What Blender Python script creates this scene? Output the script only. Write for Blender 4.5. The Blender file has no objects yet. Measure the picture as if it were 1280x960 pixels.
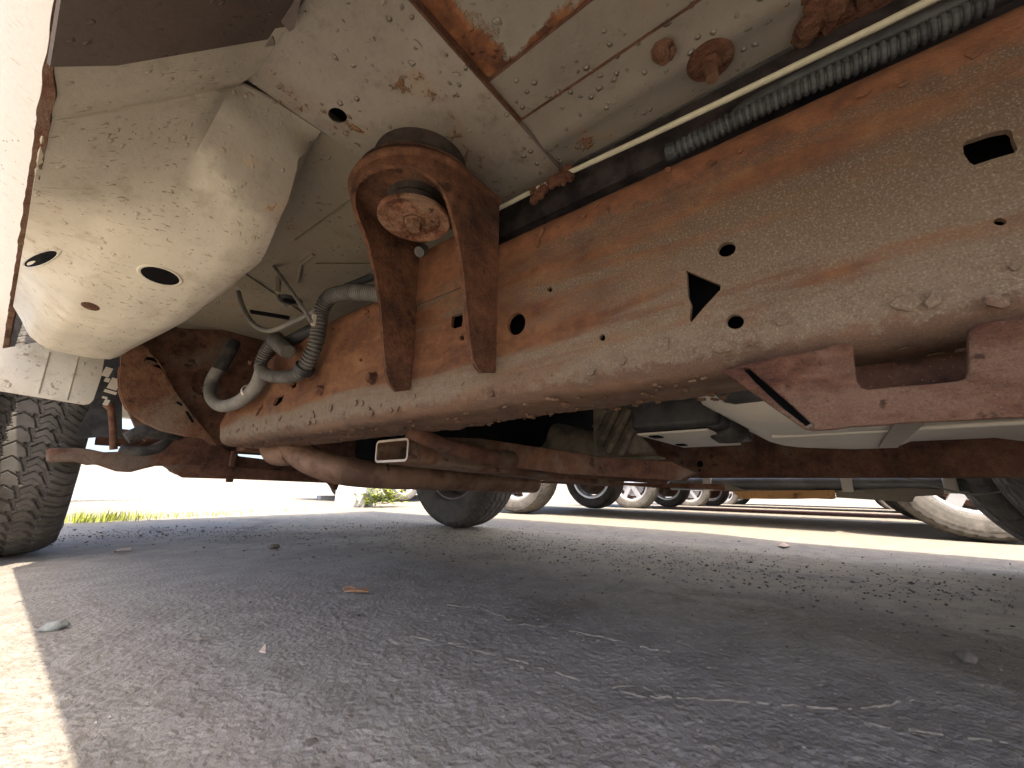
import bpy, bmesh, math, random
import numpy as np
from mathutils import Vector, Matrix, noise
random.seed(4)
S = bpy.context.scene
C = S.collection
R = math.radians
H = 0.235                      # camera height above the asphalt
# ------------------------------------------------------------------ camera
FPX, PITCH, YAW, ROLL = 511.44, 0.24838, 0.8959, 0.013217
fw = Vector((math.sin(YAW)*math.cos(PITCH), math.cos(YAW)*math.cos(PITCH), math.sin(PITCH)))
rt = Vector((math.cos(YAW), -math.sin(YAW), 0)); up = rt.cross(fw)
r2 = rt*math.cos(ROLL)+up*math.sin(ROLL); u2 = -rt*math.sin(ROLL)+up*math.cos(ROLL)
CAM = Vector((0, 0, H))
cd = bpy.data.cameras.new('camera'); cam = bpy.data.objects.new('camera', cd); C.objects.link(cam)
cam.matrix_world = Matrix(((r2.x, u2.x, -fw.x, 0), (r2.y, u2.y, -fw.y, 0), (r2.z, u2.z, -fw.z, H), (0, 0, 0, 1)))
cd.sensor_width = 36; cd.lens = FPX*36/1280; cd.clip_start = .01; cd.clip_end = 800
S.camera = cam
# ------------------------------------------------------------------ world, sun, exposure
SUN = Vector((.345, .50, -1)).normalized()       # travel direction
w = bpy.data.worlds.new('World'); S.world = w; w.use_nodes = True
nt = w.node_tree; sk = nt.nodes.new('ShaderNodeTexSky'); sk.sky_type = 'NISHITA'; sk.sun_disc = False; sk.air_density = .7; sk.dust_density = 4.0
d = -SUN
sk.sun_elevation = math.asin(d.z); sk.sun_rotation = math.atan2(d.x, d.y)
bg = nt.nodes['Background']; nt.links.new(sk.outputs[0], bg.inputs[0]); bg.inputs[1].default_value = .15
sl = bpy.data.lights.new('sun', 'SUN'); sl.energy = 2.8; sl.angle = R(.5); sl.color = (1, .91, .76)
so = bpy.data.objects.new('sun', sl); C.objects.link(so); so.rotation_euler = SUN.to_track_quat('-Z', 'Y').to_euler(); so.location = (-3, -5, 9)
S.view_settings.view_transform = 'Standard'; S.view_settings.look = 'None'; S.view_settings.exposure = 2.02
S.render.engine = 'CYCLES'; S.cycles.use_denoising = True
S.cycles.max_bounces = 10; S.cycles.diffuse_bounces = 8; S.cycles.glossy_bounces = 4
S.cycles.use_adaptive_sampling = True; S.cycles.adaptive_threshold = .02

# ------------------------------------------------------------------ pixel rays of the 1280x960 photograph -> points on known planes
def ray(px, py): return r2*(px-640)+u2*(480-py)+fw*FPX
def onX(px, py, x): q = ray(px, py); return CAM+q*(x/q.x)
def onY(px, py, y): q = ray(px, py); return CAM+q*(y/q.y)
def onZ(px, py, dz): q = ray(px, py); return CAM+q*(dz/q.z)

# ------------------------------------------------------------------ materials
class NT:
    def __init__(s, name):
        s.m = bpy.data.materials.new(name); s.m.use_nodes = True; s.t = s.m.node_tree
        s.b = s.t.nodes['Principled BSDF']
        s.co = s.t.nodes.new('ShaderNodeTexCoord').outputs['Object']
    def new(s, t, **k):
        n = s.t.nodes.new(t)
        for a, v in k.items(): setattr(n, a, v)
        return n
    def L(s, a, b): s.t.links.new(a, b)
    def put(s, sock, v):
        if hasattr(v, 'is_output'): s.L(v, sock)
        elif isinstance(v, (tuple, list)): sock.default_value = tuple(v)+((1,) if len(v) == 3 and len(sock.default_value) == 4 else ())
        else: sock.default_value = v
    def vec(s, scale=(1, 1, 1), loc=(0, 0, 0), rot=(0, 0, 0), src=None):
        n = s.new('ShaderNodeMapping'); s.L(src or s.co, n.inputs[0]); n.inputs[1].default_value = loc
        n.inputs[2].default_value = rot; n.inputs[3].default_value = scale; return n.outputs[0]
    def noise(s, scale, detail=6, rough=.6, v=None, dist=0):
        n = s.new('ShaderNodeTexNoise'); s.L(v or s.co, n.inputs['Vector']); n.inputs['Scale'].default_value = scale
        n.inputs['Detail'].default_value = detail; n.inputs['Roughness'].default_value = rough; n.inputs['Distortion'].default_value = dist
        return n.outputs['Fac']
    def voro(s, scale, v=None, feature='F1', rand=1, out='Distance'):
        n = s.new('ShaderNodeTexVoronoi', feature=feature); s.L(v or s.co, n.inputs['Vector']); n.inputs['Scale'].default_value = scale
        n.inputs['Randomness'].default_value = rand; return n.outputs[out]
    def mr(s, v, a, b, c=0., d=1., smooth=True):
        n = s.new('ShaderNodeMapRange', interpolation_type='SMOOTHSTEP' if smooth else 'LINEAR'); s.put(n.inputs[0], v)
        for i, q in enumerate((a, b, c, d)): n.inputs[i+1].default_value = q
        return n.outputs[0]
    def math(s, op, a, b=0., c=0.):
        n = s.new('ShaderNodeMath', operation=op); s.put(n.inputs[0], a); s.put(n.inputs[1], b); s.put(n.inputs[2], c); return n.outputs[0]
    def mix(s, f, a, b, blend='MIX'):
        n = s.new('ShaderNodeMix', data_type='RGBA', blend_type=blend)
        s.put(n.inputs[0], f); s.put(n.inputs[6], a); s.put(n.inputs[7], b); return n.outputs[2]
    def ramp(s, f, stops):
        n = s.new('ShaderNodeValToRGB'); s.L(f, n.inputs[0]); e = n.color_ramp.elements
        while len(e) < len(stops): e.new(.5)
        for q, (p, c) in zip(e, stops): q.position = p; q.color = tuple(c)+(1,)
        return n.outputs[0]
    def sep(s, src=None):
        n = s.new('ShaderNodeSeparateXYZ'); s.L(src or s.co, n.inputs[0]); return n.outputs
    def bump(s, h, dist, strength=1., prev=None):
        n = s.new('ShaderNodeBump'); s.L(h, n.inputs['Height']); n.inputs['Distance'].default_value = dist
        n.inputs['Strength'].default_value = strength
        if prev: s.L(prev, n.inputs['Normal'])
        return n.outputs[0]
    def out(s, col, rough=.8, nrm=None, metal=0., spec=.3):
        s.put(s.b.inputs['Base Color'], col); s.put(s.b.inputs['Roughness'], rough); s.put(s.b.inputs['Metallic'], metal)
        s.b.inputs['Specular IOR Level'].default_value = spec
        if nrm: s.L(nrm, s.b.inputs['Normal'])
        return s.m

def rust(name, dark=(.07, .028, .016), mid=(.165, .078, .044), light=(.28, .155, .09), dust=(.27, .215, .16), dustamt=.3, scale=1., bump=1., stretch=(1, 1, 1)):
    n = NT(name); v = n.vec(stretch)
    a = n.noise(9*scale, 9, .62, v, .3); b = n.noise(46*scale, 8, .7, v); c = n.noise(460*scale**.5, 3, .65)
    f = n.math('ADD', n.math('MULTIPLY', a, .55), n.math('MULTIPLY', b, .45))
    col = n.ramp(f, [(.36, dark), (.49, mid), (.62, light), (.72, mid)])
    dm = n.mr(n.noise(5*scale, 8, .65, v, .5), .62-dustamt*.5, .74-dustamt*.4)
    dm = n.math('MULTIPLY', dm, n.mr(c, .3, .6, .45, 1.))
    col = n.mix(n.math('MULTIPLY', dm, .85), col, dust)
    col = n.mix(n.mr(c, .62, .72, 0, .45), col, (.42, .33, .24))
    pit = n.mr(n.voro(75*scale, v), .1, .3)
    col = n.mix(n.mr(n.noise(28*scale, 4, .5), .63, .7, 0, .8), col, dark)
    nb = n.bump(c, .0014*bump, .9); nb = n.bump(b, .005*bump, .8, nb); nb = n.bump(pit, .0012*bump, .4, nb)
    return n.out(col, .86, nb)

def rail_rust():
    n = NT('rail_rust'); x, y, z = n.sep()
    zz = n.math('SUBTRACT', z, H)
    sv = n.vec((1, .18, 1.25), rot=(R(2), 0, 0))
    a = n.noise(13, 8, .6, sv, .6); b = n.noise(60, 8, .72); c = n.noise(620, 3, .65); e = n.noise(22, 9, .7, n.vec((1, .4, 1)), .4)
    f = n.math('ADD', n.math('MULTIPLY', e, .6), n.math('MULTIPLY', b, .4))
    col = n.ramp(f, [(.33, (.045, .019, .012)), (.45, (.125, .05, .025)), (.55, (.20, .092, .042)), (.66, (.27, .14, .07))])
    # grey road film: heavy on the lower half and on the rearward length, in long streaks
    low = n.mr(zz, .19, .12); rear = n.mr(y, .66, .05, 0., .72); edge = n.mr(zz, .275, .305, 1., .0)
    g = n.math('MAXIMUM', n.math('MULTIPLY', low, .92), n.math('MULTIPLY', rear, edge))
    g = n.math('ADD', g, n.mr(a, .35, .65, -.42, .42, False))
    gm = n.mr(g, .22, .72, 0., .94)
    film = n.mix(n.mr(zz, .28, .12), (.10, .070, .050), (.205, .155, .108))
    film = n.mix(n.mr(b, .4, .62, 0., .5), film, (.15, .105, .07))
    film = n.mix(n.mr(c, .52, .68, 0, .42), film, (.42, .36, .28))
    film = n.mix(n.mr(c, .46, .33, 0, .5), film, (.09, .065, .05))
    col = n.mix(gm, col, film)
    red = n.mr(n.math('ADD', zz, n.mr(b, .3, .7, -.012, .012, False)), .277, .292)     # flaking red along the top bend
    col = n.mix(n.math('MULTIPLY', red, .75), col, n.ramp(b, [(.3, (.095, .038, .022)), (.6, (.23, .10, .05))]))
    bot = n.mr(n.math('ADD', zz, n.mr(b, .3, .7, -.015, .015, False)), .118, .105)
    col = n.mix(n.math('MULTIPLY', bot, .7), col, n.ramp(e, [(.35, (.06, .025, .015)), (.6, (.17, .082, .045))]))
    wl = n.mr(n.noise(34, 5, .6), .66, .72, 0, .7); col = n.mix(wl, col, (.075, .04, .026))
    sp = n.mr(n.voro(190), .16, .05); col = n.mix(n.math('MULTIPLY', sp, n.mr(b, .55, .7, 0, .6)), col, (.45, .37, .29))
    nb = n.bump(c, .0013, .9); nb = n.bump(b, .004, .55, nb); nb = n.bump(e, .006, .45, nb)
    return n.out(col, n.mr(b, .3, .7, .62, .9), nb, spec=.35)

def paint(name, base, rustamt=.2, dirt=.4, dirtcol=(.14, .12, .10), blister=1., dash=0., gloss=.5, scale=1., warm=(.30, .17, .09), film=(.3, .275, .23), corner=None, slope_shade=False):
    n = NT(name)
    a = n.noise(4.5*scale, 8, .62, dist=.5); b = n.noise(24*scale, 8, .68); c = n.noise(260, 3, .6)
    col = n.mix(n.mr(a, .38, .66, 0, dirt), base, film)
    col = n.mix(n.mr(b, .5, .75, 0, dirt*.8), col, dirtcol)
    if slope_shade:            # shade on the rear facing slope painted into the colour, with a ragged border
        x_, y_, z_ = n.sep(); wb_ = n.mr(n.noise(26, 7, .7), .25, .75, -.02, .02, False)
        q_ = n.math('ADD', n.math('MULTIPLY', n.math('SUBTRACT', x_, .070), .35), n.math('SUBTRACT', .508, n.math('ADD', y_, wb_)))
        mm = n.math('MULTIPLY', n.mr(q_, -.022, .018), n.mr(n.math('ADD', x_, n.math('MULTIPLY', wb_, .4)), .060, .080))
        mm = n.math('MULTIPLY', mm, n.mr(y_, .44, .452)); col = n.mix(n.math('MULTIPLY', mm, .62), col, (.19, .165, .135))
    # blisters with rusty rims
    wv = n.new('ShaderNodeVectorMath', operation='MULTIPLY_ADD'); nzc = n.new('ShaderNodeTexNoise'); n.L(n.co, nzc.inputs['Vector']); nzc.inputs['Scale'].default_value = 90; n.L(nzc.outputs['Color'], wv.inputs[0]); wv.inputs[1].default_value = (.008, .008, .008); n.L(n.co, wv.inputs[2])
    bn = n.voro(72*scale, wv.outputs[0]); rim = n.mr(bn, .13, .20); rim2 = n.mr(bn, .30, .2)
    ring = n.math('MULTIPLY', rim, rim2); gate = n.mr(n.noise(17*scale, 5, .65, n.vec(loc=(3, 1, 2))), .44, .54)
    gr = n.math('MULTIPLY', gate, ring)
    col = n.mix(n.math('MULTIPLY', gr, .8*min(1, blister)), col, dirtcol)
    core = n.math('MULTIPLY', n.mr(bn, .14, .05), gate)
    col = n.mix(n.math('MULTIPLY', core, .5*blister), col, (.52, .45, .36))
    rm = n.mr(n.math('ADD', n.noise(7.5*scale, 9, .7, dist=.4), n.mr(b, .3, .7, -.06, .06, False)), .70-rustamt*.18, .755-rustamt*.18)
    if corner:         # rust creeping in from the two welded edges
        x_, y_, z_ = n.sep(); wob = n.mr(n.noise(30, 6, .7), .25, .75, -.02, .02, False)
        e1 = n.mr(n.math('ADD', n.math('SUBTRACT', corner[1], y_), wob), .040, .028); e2 = n.mr(n.math('ADD', n.math('SUBTRACT', corner[0], x_), n.math('MULTIPLY', wob, .7)), .011, .004)
        rm = n.math('MAXIMUM', rm, n.math('MAXIMUM', e1, e2))
    rc = n.ramp(b, [(.35, (.075, .03, .018)), (.5, (.2, .08, .035)), (.65, (.34, .17, .08))])
    halo = n.mr(n.noise(7.5*scale, 9, .7, dist=.4), .62-rustamt*.18, .75-rustamt*.18, 0, .55)
    col = n.mix(halo, col, warm); col = n.mix(rm, col, rc)
    # fine dirt flecks
    fl = n.mr(n.voro(150, n.vec((1, .55, 1))), .13, .06); fl = n.math('MULTIPLY', fl, n.mr(n.noise(14, 4, .6), .45, .6))
    col = n.mix(n.math('MULTIPLY', fl, .75), col, (.10, .07, .05))
    if dash:
        v = n.vec((95, 330, 95), rot=(0, 0, R(35))); dd = n.mr(n.noise(1., 3, .5, v), .63, .7)
        dd = n.math('MULTIPLY', dd, n.mr(n.noise(9, 3, .5), .42, .56)); col = n.mix(n.math('MULTIPLY', dd, dash), col, (.2, .13, .08))
    hgt = n.math('ADD', n.math('MULTIPLY', n.mr(bn, .25, .02), gate), n.math('MULTIPLY', rm, .8))
    nb = n.bump(c, .0004, .6); nb = n.bump(hgt, .0030*blister, .85, nb); nb = n.bump(b, .003, .4, nb)
    return n.out(col, n.mix(rm, (gloss,)*3, (.9,)*3), nb, spec=.4)

def plain(name, col, rough=.6, var=.25, scale=20, bmp=.001, metal=0., dust=0., dustcol=(.3, .27, .22), spec=.35):
    n = NT(name); b = n.noise(scale, 7, .65); c = n.noise(scale*9, 3, .6)
    k = n.mix(n.mr(b, .35, .65), tuple(q*(1-var) for q in col), tuple(min(1, q*(1+var)) for q in col))
    if dust: k = n.mix(n.math('MULTIPLY', n.mr(b, .4, .65), dust), k, dustcol)
    nb = n.bump(c, bmp*.5, .7); nb = n.bump(b, bmp*2, .6, nb)
    return n.out(k, rough, nb, metal, spec)

M_rail = rail_rust()
M_rust = rust('brown_rust', (.05, .022, .014), (.135, .062, .035), (.24, .125, .07), (.23, .175, .13), dustamt=.3)
M_strap = rust('bracket_rust', (.04, .018, .012), (.115, .050, .028), (.215, .10, .052), (.16, .115, .08), .15, 1.3, 1.2)
M_rustdark = rust('dark_rust', (.035, .017, .012), (.10, .045, .028), (.17, .085, .052), (.16, .125, .095), .2)
M_flaky = rust('flaking_rust', (.055, .023, .016), (.165, .070, .043), (.29, .145, .09), (.28, .175, .12), .3, 2.6, 2.2, (1, .55, 1))
M_washer = rust('washer_rust', (.05, .02, .013), (.25, .10, .055), (.50, .27, .17), (.50, .33, .22), .3, 3.4, 2.0)
M_beige = paint('sill_paint', (.60, .55, .45), .2, .75, (.30, .23, .16), .45, .8, .42, slope_shade=True, warm=(.5, .33, .18), film=(.42, .38, .31))
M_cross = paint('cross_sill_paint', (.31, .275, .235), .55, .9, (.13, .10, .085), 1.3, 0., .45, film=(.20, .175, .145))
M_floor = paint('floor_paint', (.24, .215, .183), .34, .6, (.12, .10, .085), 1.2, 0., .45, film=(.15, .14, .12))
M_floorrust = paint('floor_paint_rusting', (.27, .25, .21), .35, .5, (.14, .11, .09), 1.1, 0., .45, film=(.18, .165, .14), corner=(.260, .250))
M_toe = paint('toeboard_paint', (.26, .225, .175), .2, .75, (.17, .13, .095), .8, 0., .5, film=(.25, .22, .165))
M_lowsill = paint('dark_sill_paint', (.14, .108, .092), .12, .6, (.05, .04, .036), .6, 0., .6, film=(.085, .07, .062))
M_member = plain('dark_member_coat', (.03, .024, .026), .85, .5, 24, .002, dust=.3, dustcol=(.07, .055, .05))
M_white = paint('white_body_paint', (.80, .78, .76), .0, .12, (.45, .38, .32), .05, .35, .3, film=(.7, .66, .62))
M_rubber = plain('rubber', (.035, .033, .031), .75, .2, 30, .0006, dust=.45, dustcol=(.13, .115, .10))
def tyre_mat():
    n = NT('tyre_rubber'); g = n.new('ShaderNodeNewGeometry').outputs['Pointiness']
    b = n.noise(12, 7, .65); c = n.noise(90, 5, .6)
    k = n.mix(n.mr(b, .35, .65), (.075, .068, .06), (.125, .112, .098)); k = n.mix(n.mr(c, .55, .7, 0, .5), k, (.17, .15, .13))
    k = n.mix(n.mr(g, .47, .42, 0, .8), k, (.025, .022, .02)); k = n.mix(n.mr(g, .53, .6, 0, .5), k, (.2, .175, .15))
    return n.out(k, .85, n.bump(c, .0012, .6))
M_tyre = tyre_mat()
M_dtyre = plain('dark_tyre_rubber', (.035, .033, .032), .8, .2, 20, .001, dust=.3, dustcol=(.10, .09, .08))
M_plastic = plain('black_plastic', (.022, .022, .024), .5, .3, 24, .0006, dust=.35, dustcol=(.09, .085, .08))
M_cushion = plain('bushing_rubber', (.045, .036, .032), .8, .3, 40, .0015, dust=.3, dustcol=(.10, .065, .045))
M_loom = plain('dusty_loom', (.085, .082, .077), .5, .2, 30, .0006, dust=.4, dustcol=(.18, .165, .14))
M_loomblk = plain('black_loom', (.04, .045, .05), .55, .25, 30, .0006, dust=.35, dustcol=(.12, .12, .12))
M_hose = plain('grey_hose', (.17, .163, .15), .65, .12, 22, .0008, dust=.4, dustcol=(.27, .25, .21))
M_line = plain('cream_brake_line', (.52, .50, .38), .5, .1, 40, .0003)
M_cast = plain('dusty_casting', (.17, .145, .11), .8, .35, 24, .003, dust=.5, dustcol=(.25, .21, .155))
M_tube = plain('step_tube_grey', (.19, .19, .185), .4, .2, 14, .001, metal=.2)
M_gal = plain('daylight_speck_pale', (.66, .61, .52), .5, .15, 9, .002, metal=.05, dust=.5, dustcol=(.45, .41, .33))
M_tank = plain('tank_shield', (.055, .055, .055), .6, .25, 16, .001, dust=.5, dustcol=(.11, .105, .10))
M_pipe = plain('exhaust_steel', (.17, .095, .062), .62, .35, 14, .002, metal=.15, dust=.5, dustcol=(.24, .155, .105))
M_cut = plain('bare_cut_edge', (.52, .46, .40), .5, .15, 30, .001)
M_rim = plain('steel_rim', (.22, .2, .19), .55, .3, 18, .001, metal=.4, dust=.4, dustcol=(.16, .11, .08))
M_alloy = plain('bright_alloy', (.68, .68, .70), .35, .1, 10, .0004, metal=.6)
M_orange = paint('orange_rust_strip', (.62, .33, .12), .35, .3, (.3, .14, .06), 1., 0., .8, film=(.66, .40, .18))
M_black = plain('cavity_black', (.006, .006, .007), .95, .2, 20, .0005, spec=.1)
M_concrete = plain('concrete', (.42, .41, .39), .9, .15, 22, .003)
M_stone = plain('grey_stone', (.27, .28, .255), .85, .2, 90, .003)
M_leaf = plain('dry_leaf', (.36, .19, .10), .8, .25, 60, .001)
M_chip = plain('pale_chip', (.6, .46, .36), .8, .15, 60, .001)
M_weed = plain('weed_leaf', (.22, .26, .035), .6, .3, 12, .0005)
M_grass = plain('grass_blade', (.27, .30, .045), .6, .35, 9, .0003)
M_crack = plain('sand_in_cracks', (.26, .225, .18), .95, .3, 90, .002)
M_glass = plain('dark_window_glass', (.02, .025, .03), .08, .1, 5, .0001, spec=.6)
M_lens = plain('tail_lamp_red', (.35, .02, .015), .25, .1, 9, .0001)
M_lamp = plain('headlamp_clear', (.6, .62, .65), .15, .1, 9, .0001, metal=.3)

def asphalt():
    n = NT('asphalt'); x, y, z = n.sep()
    a = n.noise(1.5, 6, .6, dist=.6); b = n.noise(14, 8, .65); g = n.noise(85, 5, .6); f = n.noise(300, 3, .6)
    vo = n.voro(95, n.vec((1, 1, 0))); vs = n.voro(230, n.vec((1, 1, 0)))
    col = n.mix(n.mr(b, .35, .65), (.25, .225, .195), (.33, .30, .262))
    # shade lifted by colour: paler under truck than on sunlit lot; plus oil, dirt
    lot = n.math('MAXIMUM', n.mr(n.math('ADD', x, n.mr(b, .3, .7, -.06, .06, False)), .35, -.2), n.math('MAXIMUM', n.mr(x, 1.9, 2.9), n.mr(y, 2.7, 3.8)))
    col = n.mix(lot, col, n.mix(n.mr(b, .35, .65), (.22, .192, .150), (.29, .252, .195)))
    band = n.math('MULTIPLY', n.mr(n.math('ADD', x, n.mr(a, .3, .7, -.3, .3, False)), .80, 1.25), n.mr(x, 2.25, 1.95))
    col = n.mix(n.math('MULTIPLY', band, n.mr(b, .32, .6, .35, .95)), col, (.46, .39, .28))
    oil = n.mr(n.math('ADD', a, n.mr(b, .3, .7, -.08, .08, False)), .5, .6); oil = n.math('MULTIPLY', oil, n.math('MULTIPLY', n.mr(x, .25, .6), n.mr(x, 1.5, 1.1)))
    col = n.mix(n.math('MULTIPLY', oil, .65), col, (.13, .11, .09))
    col = n.mix(n.mr(f, .5, .72, 0, .5), col, (.30, .29, .275)); col = n.mix(n.mr(g, .42, .30, 0, .2), col, (.09, .085, .08))
    fl = n.mr(vs, .14, .05); col = n.mix(n.math('MULTIPLY', fl, n.mr(n.noise(40, 2, .5), .55, .65)), col, (.45, .43, .40))
    h = n.math('ADD', n.math('MULTIPLY', n.mr(vo, .0, .6, 1., 0.), .45), n.math('MULTIPLY', n.noise(130, 4, .6), 1.3))
    nb = n.bump(f, .0011, .7); nb = n.bump(h, .0036, .85, nb); nb = n.bump(b, .012, .35, nb)
    return n.out(col, n.mr(g, .3, .7, .6, .9), nb, spec=.32)
M_asph = asphalt()
def road():
    n = NT('road_surface'); b = n.noise(5, 8, .65); f = n.noise(80, 3, .6)
    return n.out(n.mix(n.mr(b, .35, .65), (.23, .225, .215), (.32, .31, .295)), .85, n.bump(f, .004, .7))
M_road = road()
M_linepaint = plain('line_paint', (.78, .77, .73), .7, .06, 12, .001)
M_gravel = plain('dark_grit', (.145, .12, .096), .9, .45, 9, .001)
M_pale_grit = plain('pale_grit', (.33, .29, .24), .9, .3, 9, .001)

# ------------------------------------------------------------------ mesh helpers
def link(name, me, mat, parent=None, smooth=35):
    o = bpy.data.objects.new(name, me); C.objects.link(o)
    if mat:
        me.materials.clear()
        for q in (mat if isinstance(mat, (list, tuple)) else [mat]): me.materials.append(q)
    if smooth is not None:
        me.polygons.foreach_set('use_smooth', [True]*len(me.polygons)); me.set_sharp_from_angle(angle=R(smooth))
    if parent is not None:
        o.parent = parent
        q = parent; off = Vector((0, 0, 0))
        while q is not None: off += q.location; q = q.parent
        o.location = -off            # vertices are written in world coordinates
    return o
def tag(o, label=None, cat=None, group=None, kind=None):
    for k, v in (('label', label), ('category', cat), ('group', group), ('kind', kind)):
        if v: o[k] = v
    return o
def empty(name, loc, label, cat, group=None):
    o = bpy.data.objects.new(name, None); C.objects.link(o); o.location = loc; o.empty_display_size = .2
    return tag(o, label, cat, group)
def mesh(vs, fs):
    me = bpy.data.meshes.new('m'); me.from_pydata([tuple(v) for v in vs], [], fs); me.update(); return me
def fixn(me):
    bm = bmesh.new(); bm.from_mesh(me); bmesh.ops.recalc_face_normals(bm, faces=bm.faces); bm.to_mesh(me); bm.free(); return me
class MB:
    def __init__(s): s.v = []; s.f = []
    def add(s, v, f):
        k = len(s.v); s.v += [tuple(q) for q in v]; s.f += [tuple(i+k for i in q) for q in f]; return s
    def box(s, c, d, rz=0, rx=0, ry=0, m=None):
        M = m or (Matrix.Rotation(rz, 3, 'Z')@Matrix.Rotation(ry, 3, 'Y')@Matrix.Rotation(rx, 3, 'X'))
        vs = [Vector(c)+M@Vector((x*d[0]/2, y*d[1]/2, z*d[2]/2)) for x in (-1, 1) for y in (-1, 1) for z in (-1, 1)]
        return s.add(vs, [(0, 1, 3, 2), (4, 6, 7, 5), (0, 4, 5, 1), (2, 3, 7, 6), (0, 2, 6, 4), (1, 5, 7, 3)])
    def tube(s, pts, r, n=12, caps=True, sub=0, rib=None, flat=1.):
        P = [Vector(p) for p in pts]; rr = r if isinstance(r, (list, tuple)) else [r]*len(P)
        if sub:
            Q = []; q2 = []
            for i in range(len(P)-1):
                a, b, c, e = P[max(i-1, 0)], P[i], P[i+1], P[min(i+2, len(P)-1)]
                for k in range(sub):
                    t = k/sub; Q.append(.5*((2*b)+(c-a)*t+(2*a-5*b+4*c-e)*t*t+(-a+3*b-3*c+e)*t**3)); q2.append(rr[i]*(1-t)+rr[i+1]*t)
            Q.append(P[-1]); q2.append(rr[-1]); P, rr = Q, q2
        if rib:            # corrugation: pitch, depth
            pitch, depth = rib; L = [0]
            for a, b in zip(P, P[1:]): L.append(L[-1]+(b-a).length)
            N = max(4, int(L[-1]/pitch*6)); Q = []; q2 = []; j = 0
            for k in range(N+1):
                t = L[-1]*k/N
                while j < len(L)-2 and L[j+1] < t: j += 1
                u = (t-L[j])/max(1e-9, L[j+1]-L[j]); Q.append(P[j].lerp(P[j+1], u))
                ph = (k % 6); q2.append(rr[j]*(1-u)+rr[j+1]*u-(depth if ph in (4, 5) else (depth*.25 if ph in (0, 3) else 0)))
            P, rr = Q, q2
        T = [(P[min(i+1, len(P)-1)]-P[max(i-1, 0)]).normalized() for i in range(len(P))]
        N0 = T[0].orthogonal().normalized(); vs = []
        for i, p in enumerate(P):
            N0 = (N0-T[i]*N0.dot(T[i])).normalized(); B = T[i].cross(N0)
            for k in range(n):
                a = 2*math.pi*k/n; vs.append(p+(N0*math.cos(a)+B*math.sin(a)*flat)*rr[i])
        fs = [(i*n+k, i*n+(k+1) % n, (i+1)*n+(k+1) % n, (i+1)*n+k) for i in range(len(P)-1) for k in range(n)]
        if caps: fs += [tuple(range(n))[::-1], tuple((len(P)-1)*n+k for k in range(n))]
        return s.add(vs, fs)
    def lathe(s, prof, c, axis=(0, 0, 1), n=40, sx=None):
        c = Vector(c); ax = Vector(axis).normalized(); U = ax.orthogonal().normalized(); V = ax.cross(U); m = len(prof); vs = []
        for k in range(n):
            a = 2*math.pi*k/n
            for r, h in prof: vs.append(c+ax*h+(U*math.cos(a)+V*math.sin(a))*r)
        return s.add(vs, [(k*m+i, ((k+1) % n)*m+i, ((k+1) % n)*m+i+1, k*m+i+1) for k in range(n) for i in range(m-1)])
    def prism(s, poly, d):
        d = Vector(d); P = [Vector(p) for p in poly]; n = len(P)
        return s.add(P+[p+d for p in P], [tuple(range(n)), tuple(range(2*n-1, n-1, -1))]+[(i, i+n, (i+1) % n+n, (i+1) % n) for i in range(n)])
    def me(s): return fixn(mesh(s.v, s.f))
    def build(s, name, mat, parent=None, bevel=0, seg=2, smooth=35):
        me = s.me()
        if bevel:
            bm = bmesh.new(); bm.from_mesh(me)
            es = [e for e in bm.edges if len(e.link_faces) == 2 and e.calc_face_angle(0) > R(30)]
            bmesh.ops.bevel(bm, geom=es, offset=bevel, segments=seg, profile=.6, affect='EDGES', clamp_overlap=True); bm.to_mesh(me); bm.free()
        return link(name, me, mat, parent, smooth)

def loft(rows, closed=False, cap=False):
    n = len(rows[0]); vs = [p for r in rows for p in r]; fs = []
    for i in range(len(rows)-1):
        for k in range(n if closed else n-1):
            fs.append((i*n+k, i*n+(k+1) % n, (i+1)*n+(k+1) % n, (i+1)*n+k))
    if cap: fs += [tuple(range(n)), tuple((len(rows)-1)*n+k for k in range(n))[::-1]]
    return MB().add(vs, fs)

def plate(name, outline, holes, origin, U, V, thick, mat, parent, bevel=.0012, back=True):
    """flat plate with real cut-outs. outline/holes are 3D points lying in the plane (origin, U, V); thickness grows along U x V reversed"""
    U = Vector(U).normalized(); V = Vector(V).normalized(); Nn = U.cross(V); O = Vector(origin)
    cu = bpy.data.curves.new('c', 'CURVE'); cu.dimensions = '2D'; cu.fill_mode = 'BOTH'; cu.extrude = thick/2-bevel; cu.bevel_depth = bevel; cu.bevel_resolution = 1; cu.offset = -bevel
    for poly in [outline]+holes:
        sp = cu.splines.new('POLY'); sp.points.add(len(poly)-1); sp.use_cyclic_u = True
        for q, p in zip(sp.points, poly):
            w_ = Vector(p)-O; q.co = (w_.dot(U), w_.dot(V), 0, 1)
    ob = bpy.data.objects.new('c', cu); C.objects.link(ob)
    dg = bpy.context.evaluated_depsgraph_get(); me = bpy.data.meshes.new_from_object(ob.evaluated_get(dg))
    bpy.data.objects.remove(ob); bpy.data.curves.remove(cu)
    Mx = Matrix(((U.x, V.x, Nn.x, O.x), (U.y, V.y, Nn.y, O.y), (U.z, V.z, Nn.z, O.z), (0, 0, 0, 1)))
    off = -thick/2 if back else thick/2
    me.transform(Mx@Matrix.Translation((0, 0, off)))
    return link(name, me, mat, parent, 30)

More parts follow.
